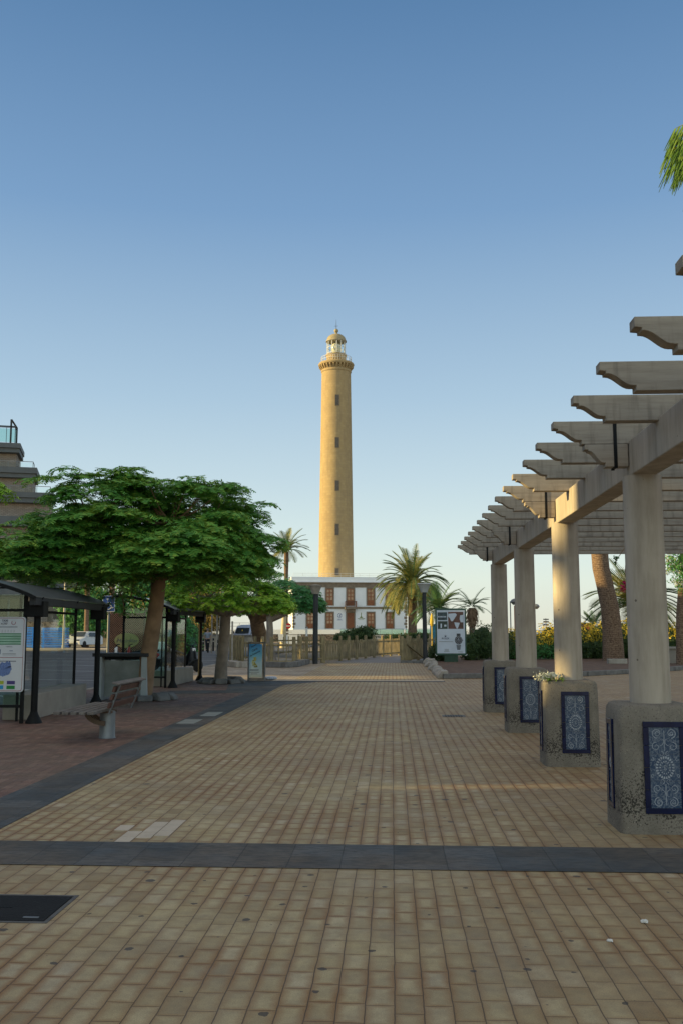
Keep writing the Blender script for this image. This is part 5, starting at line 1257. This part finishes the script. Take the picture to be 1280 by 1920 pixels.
b = MB(); b.box(ax(820), ax(838.3), -.132, -.129, az(1179.5), az(1165)); b.build('picture', picm('dark_green_picture', [(.35, (.008, .02, .02)), (.6, (.03, .07, .06)), (.72, (.2, .25, .22))], 4), ad)
b = MB(); b.box(ax(825), ax(827.6), -.1345, -.1325, az(1177.5), az(1169.5)); b.box(ax(832), ax(836), -.1345, -.1325, az(1175), az(1171.5)); b.build('light_marks', M['poster'], ad)
b = MB(); b.box(ax(839.5), ax(868), -.132, -.129, az(1179.3), az(1147.5)); b.build('picture', picm('reddish_map_sea', [(.35, (.05, .02, .02)), (.6, (.13, .045, .035)), (.75, (.2, .12, .09))], 2.4), ad)
for pl in ([(840, 1151), (853, 1150), (856, 1153), (852, 1159), (848, 1165), (845, 1165), (843, 1160), (839.7, 1156)], [(851, 1167), (861, 1168), (860, 1172), (857, 1178.8), (855, 1178.8), (852, 1172)], [(862, 1154), (867.8, 1153), (867.8, 1167), (863, 1167), (861, 1161)]):
    b = MB(); n = len(pl); b.add([(ax(x), -.1335, az(y)) for x, y in pl], [tuple(range(n))]); b.build('continent', M['poster'], ad, fix=False)
wx, wz = ax(858.5), az(1200.5); b = MB()
b.prism([(wx+.19*math.cos(2*PI*k/28), wz+.21*math.sin(2*PI*k/28)) for k in range(28)], 'y', -.1335, -.1285)
b.box(wx+.19, wx+.22, -.1335, -.1285, wz-.02, wz+.02); b.build('watch_case', mat('watch_bezel_dark', (.04, .04, .055), .4), ad)
b = MB()
for z_a, ww in [(wz+.23+.04*i, .1-.004*i) for i in range(3)]+[(wz-.25-.052*i, .115-.009*i) for i in range(5)]: b.box(wx-ww, wx+ww, -.1335, -.1285, z_a-.018, z_a+.018)
b.build('watch_bracelet', M['dark_grey'], ad)
b = MB()
for k in range(12):
    a = 2*PI*k/12; x, z = wx+.145*math.cos(a), wz+.16*math.sin(a); b.box(x-.012, x+.012, -.1355, -.134, z-.014, z+.014)
for dx, dz_ in ((-.06, 0), (.06, 0), (0, -.07)):
    for k in range(8): a = 2*PI*k/8; x, z = wx+dx+.032*math.cos(a), wz+dz_+.034*math.sin(a); b.box(x-.006, x+.006, -.1355, -.134, z-.006, z+.006)
b.box(wx-.008, wx+.008, -.1355, -.134, wz, wz+.11); b.build('watch_dial_marks', M['poster'], ad)
text('ROLEX', .12, M['ink'], ad, FRONT(ax(834), -.1335, az(1197.3)), bold=.001)
cx, cz = ax(834), az(1193); b = MB(); b.prism([(cx-.03, cz-.045), (cx+.03, cz-.045), (cx+.055, cz+.05), (cx+.02, cz), (cx, cz+.06), (cx-.02, cz), (cx-.055, cz+.05)], 'y', -.1335, -.1285); b.build('crown_logo', M['ink'], ad)
b = MB()
for px0, px1, py in ((822, 848, 1203.3), (832, 840, 1217.6), (832, 840, 1219.8), (831, 841, 1222), (857, 866, 1222.5)): b.box(ax(px0), ax(px1), -.1335, -.1285, az(py+.35), az(py-.35))
b.build('small_print', M['kerbd'], ad)

# ------------------------------------------------------------------ blue sunbeds
def sunbed():
    t = thing('blue_sunbed', '', 'sunbed', (0, 0, 0), group='stacked blue plastic sunbeds'); b = MB()
    b.box(-1.15, 1.15, -.36, -.3, 0, .085).box(-1.15, 1.15, .3, .36, 0, .085).box(-1.15, -1.08, -.3, .3, 0, .085).box(1.08, 1.15, -.3, .3, 0, .085); b.build('frame', M['blue_plastic'], t)
    b = MB()
    for i in range(12): b.box(-1.05+i*.18, -.92+i*.18, -.22, .3, .05, .075)
    b.build('slats', M['blue_plastic'], t)
    b = MB(); b.box(-1.0, -.9, -.36, -.3, -.06, -.001).box(.85, .95, -.36, -.3, -.06, -.001); b.build('feet', M['blue_plastic'], t); return t
ORD = ['topmost']+[w_+' from the top' for w_ in ('second', 'third', 'fourth', 'fifth', 'sixth', 'seventh', 'eighth', 'ninth', 'tenth', 'eleventh', 'twelfth', 'thirteenth')]
ORD2 = None
sb0 = sunbed(); rnd = random.Random(12); first = True
for px, Y, n, lab in ((104, 85.5, 12, 'blue plastic sunbed in the wider stack beside the white car'), (46, 86.2, 13, 'blue plastic sunbed in the stack between the two shelter posts')):
    p = P(px, 1195, Y)
    for i in range(n):
        o_ = sb0 if first else dup(sb0, (0, 0, 0)); first = False
        o_.location = (p.x+rnd.uniform(-.05, .05), Y+rnd.uniform(-.04, .04), .09+i*(.15 if n == 12 else .142)); o_.rotation_euler = (0, 0, rnd.uniform(-.03, .03)); o_['label'] = 'blue plastic sunbed, '+(ORD[n-1-i] if n-1-i < len(ORD) else '')+' in the '+('wider stack beside the white car' if n == 12 else 'narrower stack between the shelter posts')
        o_['group'] = 'blue sunbeds of the '+('wider' if n == 12 else 'narrower')+' stack'
# ------------------------------------------------------------------ vehicles
def wheel(par, x, y, r, w_):
    b = MB(); b.lathe([(r*.62, -w_/2), (r, -w_/2+.02), (r, w_/2-.02), (r*.62, w_/2)], 22); b.v = [(z+x, yy+y, xx_+r) for xx_, yy, z in b.v]; tw_ = b.build('wheel', M['rubber'], par, smooth=40)
    b = MB(); b.lathe([(.02, w_*.4), (r*.6, w_*.45), (r*.6, -w_*.45), (.02, -w_*.4)], 16); b.v = [(z+x, yy+y, xx_+r) for xx_, yy, z in b.v]; b.build('rim', M['grey_metal'], tw_, smooth=40)
def carbody(par, prof, halfw, mt, inset, z_in, name='body'):
    """profile (y,z) swept across x with the greenhouse drawn in"""
    b = MB(); n = len(prof); xs = [-1, -.92, 0, .92, 1]
    for j, s_ in enumerate(xs):
        for y, z in prof:
            f = 1-inset*max(0, (z-z_in))/(max(q_[1] for q_ in prof)-z_in) if z > z_in else 1
            zz_ = z-(.03 if abs(s_) == 1 else 0); b.v.append((s_*halfw*f, y, zz_))
    for j in range(len(xs)-1):
        for i in range(n): b.f.append((j*n+i, j*n+(i+1) % n, (j+1)*n+(i+1) % n, (j+1)*n+i)); b.mi.append(0)
    b.f.append(tuple(range(n))); b.f.append(tuple((len(xs)-1)*n+i for i in reversed(range(n)))); b.mi += [0, 0]
    return b.build(name, mt, par, smooth=35, bevel=.02)
vn = thing('parked_van', 'pale blue high roofed van parked facing the camera beyond the picket fence', 'van', (P(449, 1200, 105).x, 105, 0), R(-12))
carbody(vn, [(0, .35), (-.02, .8), (.15, 1.05), (.75, 1.2), (1.35, 1.95), (1.6, 2.2), (5.2, 2.25), (5.3, 2.0), (5.35, .4), (5.2, .3)], .95, M['vanpaint'], .12, 1.2)
b = MB(); b.add([(-.8, .74, 1.25), (.8, .74, 1.25), (.74, 1.24, 1.87), (-.74, 1.24, 1.87)], [(0, 1, 2, 3)]); b.v = [(x, y-.06, z) for x, y, z in b.v]; b.build('windscreen', M['dglass'], vn, fix=False)
b = MB()
for s_ in (-1, 1): b.box(s_*.951-.004, s_*.951+.004, 1.6, 2.5, 1.3, 1.8)
b.build('side_window', M['dglass'], vn)
for s_ in (-1, 1):
    b = MB(); b.box(s_*.72-.17, s_*.72+.17, -.04, .05, .72, .92); b.build('headlight', M['white_paint'], vn, bevel=.03)
    b = MB(); b.box(s_*1.1-.07, s_*1.1+.07, .95, 1.1, 1.2, 1.5).beam((s_*.93, 1.02, 1.3), (s_*1.05, 1.02, 1.3), .04, .04); b.build('mirror', M['dark_grey'], vn)
    wheel(vn, s_*.86, .95, .34, .22); wheel(vn, s_*.86, 4.3, .34, .22)
b = MB(); b.box(-.92, .92, -.1, .02, .3, .55); b.build('bumper', M['dark_grey'], vn, bevel=.03)
b = MB(); b.box(-.4, .4, -.045, .02, .62, .86); b.build('grille', M['black'], vn)
b = MB(); b.box(-.26, .26, -.115, -.1, .38, .48); b.build('number_plate', M['white_paint'], vn)
b = MB(); b.box(-.05, .05, .85, .86, 1.5, 1.66); b.build('sticker', M['yellowp'], vn)
cr_ = thing('parked_car', 'white hatchback parked beside the blue sunbeds', 'car', (P(135, 1200, 88).x, 88, 0), R(-14))
carbody(cr_, [(0, .3), (-.05, .55), (.05, .75), (.9, .98), (1.55, 1.42), (1.9, 1.5), (3.0, 1.48), (3.6, 1.2), (3.95, .95), (4.0, .4), (3.9, .28)], .86, M['carpaint'], .2, .95)
b = MB(); b.add([(-.7, .88, 1.03), (.7, .88, 1.03), (.6, 1.46, 1.42), (-.6, 1.46, 1.42)], [(0, 1, 2, 3)]); b.v = [(x, y-.03, z+.03) for x, y, z in b.v]; b.build('windscreen', M['dglass'], cr_, fix=False)
for s_ in (-1, 1):
    b = MB(); b.add([(s_*.86, 1.25, 1.02), (s_*.86, 3.3, 1.02), (s_*.76, 2.95, 1.38), (s_*.76, 1.75, 1.38)], [(0, 1, 2, 3)]); b.v = [(x+s_*.015, y, z) for x, y, z in b.v]; b.build('side_window', M['dglass'], cr_, fix=False)
    wheel(cr_, s_*.8, .75, .31, .2); wheel(cr_, s_*.8, 3.2, .31, .2)
    b = MB(); b.box(s_*.62-.16, s_*.62+.16, -.03, .12, .62, .76); b.build('headlight', M['dglass'], cr_, bevel=.03)
    b = MB(); b.box(s_*.95-.07, s_*.95+.07, 1.15, 1.27, 1.0, 1.14); b.build('mirror', M['carpaint'], cr_, bevel=.02)
b = MB(); b.box(-.5, .5, -.075, .02, .36, .5); b.build('grille', M['black'], cr_)
b = MB(); b.box(-.26, .26, -.09, -.076, .4, .5); b.build('number_plate', M['white_paint'], cr_)
def scooter(label, loc, rz, m1, box=None):
    t = thing('scooter', label, 'scooter', loc, rz, group='scooters parked beyond the shelters')
    wheel(t, 0, -.65, .25, .12); wheel(t, 0, .6, .25, .13)
    b = MB(); b.tube([(0, -.62, .3), (0, -.5, .7), (0, -.38, 1.02)], [.03, .035, .035], 8).tube([(-.32, -.3, 1.06), (-.1, -.38, 1.04), (.1, -.38, 1.04), (.32, -.3, 1.06)], .018, 8); b.build('handlebar', M['black'], t)
    b = MB(); b.prism([(-.52, .42), (-.44, .95), (-.36, .98), (-.36, .5), (-.25, .3), (.05, .28), (.12, .55), (.3, .66), (.75, .72), (.85, .62), (.6, .4), (.2, .22), (-.3, .22)], 'x', -.15, .15); b.build('body', m1, t, bevel=.05, smooth=50)
    b = MB(); b.prism([(.08, .68), (.3, .78), (.8, .84), (.82, .76), (.3, .69), (.1, .6)], 'x', -.14, .14); b.build('seat', M['black'], t, bevel=.03)
    b = MB(); b.prism([(-.82, .42), (-.7, .52), (-.5, .46), (-.5, .4), (-.7, .46)], 'x', -.08, .08); b.build('front_mudguard', m1, t, bevel=.015)
    b = MB(); b.box(-.09, .09, -.47, -.42, .8, .92); b.build('headlight', M['white_paint'], t, bevel=.02)
    b = MB(); b.prism([(-.46, 1.0), (-.34, 1.35), (-.33, 1.35), (-.43, 1.0)], 'x', -.18, .18); b.build('windshield', M['glass'], t)
    if box: b = MB(); b.box(-.2, .2, .72, 1.12, .84, 1.16); b.build('top_box', box, t, bevel=.04)
    return t
scooter('dark grey scooter behind the glass of the second shelter', (G(332, 1262).x, 38.5, 0), R(60), M['dark_grey'])
scooter('black scooter half hidden by the near tree trunk', (G(292, 1262).x, 37.5, 0), R(100), M['black'])
scooter('red and white scooter with a white top box by the lattice screen', (G(256, 1258).x, 39.2, 0), R(-80), M['redpaint'], M['white_paint'])
scooter('black and white scooter in front of the lattice screen', (G(234, 1258).x, 39.0, 0), R(-70), M['white_paint'])
# things by the beach
p = P(809, 1175, 100); t = thing('closed_umbrella', 'closed yellow beach umbrella left of the advertising board', 'umbrella', (p.x, 100, 0)); z = P(809, 1150, 100).z
b = MB(); b.tube([(0, 0, -.05), (0, 0, z-.2)], .05, 8); b.build('pole', M['yellowp'], t)
b = MB(); b.lathe([(.03, z), (.12, z-.3), (.2, z-.9), (.13, z-1.3), (.05, z-1.35)], 10); b.build('canopy', M['yellowp'], t, smooth=60)
p = P(815, 1172, 118); b = MB(); b.box(-.6, .6, -.4, .4, -.05, p.z).box(-.7, .7, -.5, .5, p.z+.002, p.z+.12); tag(b.build('beach_hut', mat('turquoise_blue_paint', (.02, .2, .34), .5), loc=(p.x, 118, 0)), 'small turquoise beach kiosk just left of the advertising board', 'kiosk')
p = P(1108, 1172, 90); t = thing('red_kiosk', 'red kiosk roof showing above the yellow tipped hedge', 'kiosk', (p.x-1, 90, 0)); z = P(1100, 1170, 90).z
b = MB(); b.box(-1.4, 1.0, 0, 2, -.05, z-.9); b.build('body', M['white_paint'], t); b = MB(); b.box(-1.6, 1.2, -.3, 2.2, z-.88, z); b.build('sign_band', M['redpaint'], t); b = MB(); b.box(-1.7, 1.3, -.4, 2.3, z+.002, z+.1); b.build('roof', M['dark_grey'], t)
p = P(1021, 1162, 110); t = thing('direction_sign', 'pair of poles with blue and grey direction boards between the middle columns', 'sign', (p.x, 110, 0))
b = MB(); b.beam((.1, 0, 0), (.1, 0, P(0, 1160, 110).z), .07, .07).beam((-.25, 0, 0), (-.25, 0, P(0, 1168, 110).z), .06, .06); b.build('post', M['grey_metal'], t)
for y0, y1, m_, nm in ((1161, 1163, M['dark_grey'], 'grey_board'), (1165, 1168, M['kerbd'], 'grey_board'), (1170, 1173.5, M['bluep'], 'blue_board')):
    b = MB(); b.box(-.2, .42, -.06, -.04, P(0, y1, 110).z, P(0, y0, 110).z); b.build(nm, m_, t)
b = MB(); b.box(-.8, -.22, -.06, -.04, P(0, 1171, 110).z, P(0, 1169.5, 110).z); b.build('cream_board', mat('cream_board', (.5, .45, .3), .6), t)
for pxp, pxh, y0, Y, lab in ((956, 962, 1128, 74, 'thin arm lamp left of the second farthest column'), (1008, 1004, 1137, 90, 'small lamp head right of the second farthest column')):
    p = P(pxp, y0, Y); q_ = P(pxh, y0-1, Y); t = thing('street_lamp', lab, 'street lamp', (p.x, Y, 0)); d_ = q_.x-p.x
    b = MB()
    if d_ > 0: b.tube([(0, 0, -.05), (0, 0, p.z), (d_, 0, p.z+.15)], [.05, .04, .035], 8)
    else: b.tube([(-.35, 0, -.05), (-.35, 0, p.z), (d_+.1, 0, p.z+.15)], [.05, .04, .035], 8)
    b.build('pole', M['grey_metal'], t)
    b = MB(); b.lathe([(.03, .22), (.2, .14), (.3, -.02), (.24, -.1), (.1, -.25)], 16, (d_+.05, 0, p.z)); b.build('lamp_head', M['grey_metal'], t, smooth=40)
p = P(966, 1160, 60); b = MB(); b.tube([(0, 0, -.05), (0, 0, p.z+.8)], .09, 10); t = tag(b.build('orange_pole', mat('faded_orange_paint', (.4, .2, .12), .6), loc=(p.x, 60, 0)), 'faded orange pole beside the second farthest column', 'pole')
# low concrete seat at the right edge
p = G(1262, 1246); t = thing('concrete_seat', 'low concrete block seat at the right edge behind the columns', 'seat', (p.x, 47.6, 0)); k_ = 47.6/FPX
b = MB(); b.box(-.55, 1.6, 0, 1.0, 0, .72); b.build('block', M['concrete'], t, bevel=.02); b = MB(); b.box(-.65, 1.7, -.1, 1.1, .722, .82); b.build('top_slab', M['kerbm'], t, bevel=.015)
p = G(1172, 1249); b = MB(); b.box(-.4, .5, -.2, .2, 0, .24); tag(b.build('stone_block', M['kerbm'], loc=(p.x, 47, .03), bevel=.03), 'small pale stone block at the foot of the leaning palm trunk', 'stone block')

# ------------------------------------------------------------------ walking person, seen from behind
def skin(name, verts, edges, radii, mt, parent, root=0, sub=2):
    me = bpy.data.meshes.new(name); bm = bmesh.new(); L_ = bm.verts.layers.skin.verify(); vs = [bm.verts.new(v) for v in verts]
    for a, c in edges: bm.edges.new((vs[a], vs[c]))
    for v, r_ in zip(vs, radii): v[L_].radius = (r_, r_) if not isinstance(r_, tuple) else r_
    vs[root][L_].use_root = True; bm.to_mesh(me); bm.free(); me.materials.append(mt)
    o = bpy.data.objects.new(name, me); C.objects.link(o); o.parent = parent
    o.modifiers.new('skin', 'SKIN').use_smooth_shade = True; s = o.modifiers.new('sub', 'SUBSURF'); s.levels = s.render_levels = sub
    return o
pp = G(389, 1221); pe = thing('person', 'person in grey blue shirt and navy trousers walking away near the bollards', 'person', pp)
V = [(0, 0, .92), (0, 0, 1.08), (0, .0, 1.25), (0, .01, 1.4), (0, .01, 1.5), (0, .02, 1.58), (0, .02, 1.68)]; Rr = [(.15, .11), (.14, .1), (.16, .11), (.13, .09), .05, .085, .075]
E_ = [(0, 1), (1, 2), (2, 3), (3, 4), (4, 5), (5, 6)]
for s_, sw_ in ((-1, 1), (1, -1)):
    k = len(V); V += [(s_*.1, 0, .86), (s_*.1, sw_*.12, .48), (s_*.1, sw_*.16-.03, .1), (s_*.1, sw_*.16+.12, .04)]; Rr += [.09, .058, .038, .03]; E_ += [(0, k), (k, k+1), (k+1, k+2), (k+2, k+3)]
    k = len(V); V += [(s_*.19, 0, 1.4), (s_*.25, -sw_*.05, 1.14), (s_*.26, -sw_*.0+.05, .9), (s_*.26, .07, .83)]; Rr += [.055, .042, .03, .026]; E_ += [(3, k), (k, k+1), (k+1, k+2), (k+2, k+3)]
    h0 = len(V)-1
    for f in range(4): V += [(s_*(.262), .045+f*.017, .79), (s_*.258, .05+f*.016, .755+abs(f-1.5)*.006)]; Rr += [.009, .008]; m_ = len(V); E_ += [(h0, m_-2), (m_-2, m_-1)]
    V += [(s_*.245, .1, .81), (s_*.24, .11, .78)]; Rr += [.01, .009]; m_ = len(V); E_ += [(h0, m_-2), (m_-2, m_-1)]
V += [(0, .11, 1.61)]; Rr += [.012]; E_ += [(5, len(V)-1)]
body = skin('body', V, E_, Rr, M['skin'], pe)
Vs = [(0, 0, .93), (0, 0, 1.08), (0, 0, 1.25), (0, .01, 1.4), (0, .01, 1.46)]; Rs = [(.175, .13), (.165, .12), (.185, .13), (.155, .11), .07]; Es = [(0, 1), (1, 2), (2, 3), (3, 4)]
for s_, sw_ in ((-1, 1), (1, -1)): k = len(Vs); Vs += [(s_*.2, 0, 1.39), (s_*.245, -sw_*.04, 1.2)]; Rs += [.075, .065]; Es += [(3, k), (k, k+1)]
skin('shirt', Vs, Es, Rs, M['shirt'], pe)
Vs = [(0, 0, .93)]; Rs = [(.165, .125)]; Es = []
for s_, sw_ in ((-1, 1), (1, -1)): k = len(Vs); Vs += [(s_*.1, 0, .84), (s_*.1, sw_*.12, .48), (s_*.1, sw_*.16-.03, .1)]; Rs += [.11, .078, .062]; Es += [(0, k), (k, k+1), (k+1, k+2)]
skin('trousers', Vs, Es, Rs, M['trouser'], pe)
for s_, sw_ in ((-1, 1), (1, -1)):
    b = MB(); y = sw_*.16-.03; b.prism([(y-.07, 0), (y+.2, 0), (y+.19, .05), (y+.04, .09), (y-.06, .09)], 'x', s_*.1-.045, s_*.1+.045); b.build('shoe', M['black'], pe, bevel=.015)
bm = bmesh.new(); bmesh.ops.create_uvsphere(bm, u_segments=16, v_segments=10, radius=1)
for v in bm.verts: v.co = Vector((v.co.x*.098, v.co.y*.1-.005, max(v.co.z, -.55)*.105+1.665))
me = bpy.data.meshes.new('hair'); bm.to_mesh(me); bm.free(); me.materials.append(M['hair']); me.polygons.foreach_set('use_smooth', [True]*len(me.polygons)); ho = bpy.data.objects.new('hair', me); C.objects.link(ho); ho.parent = pe
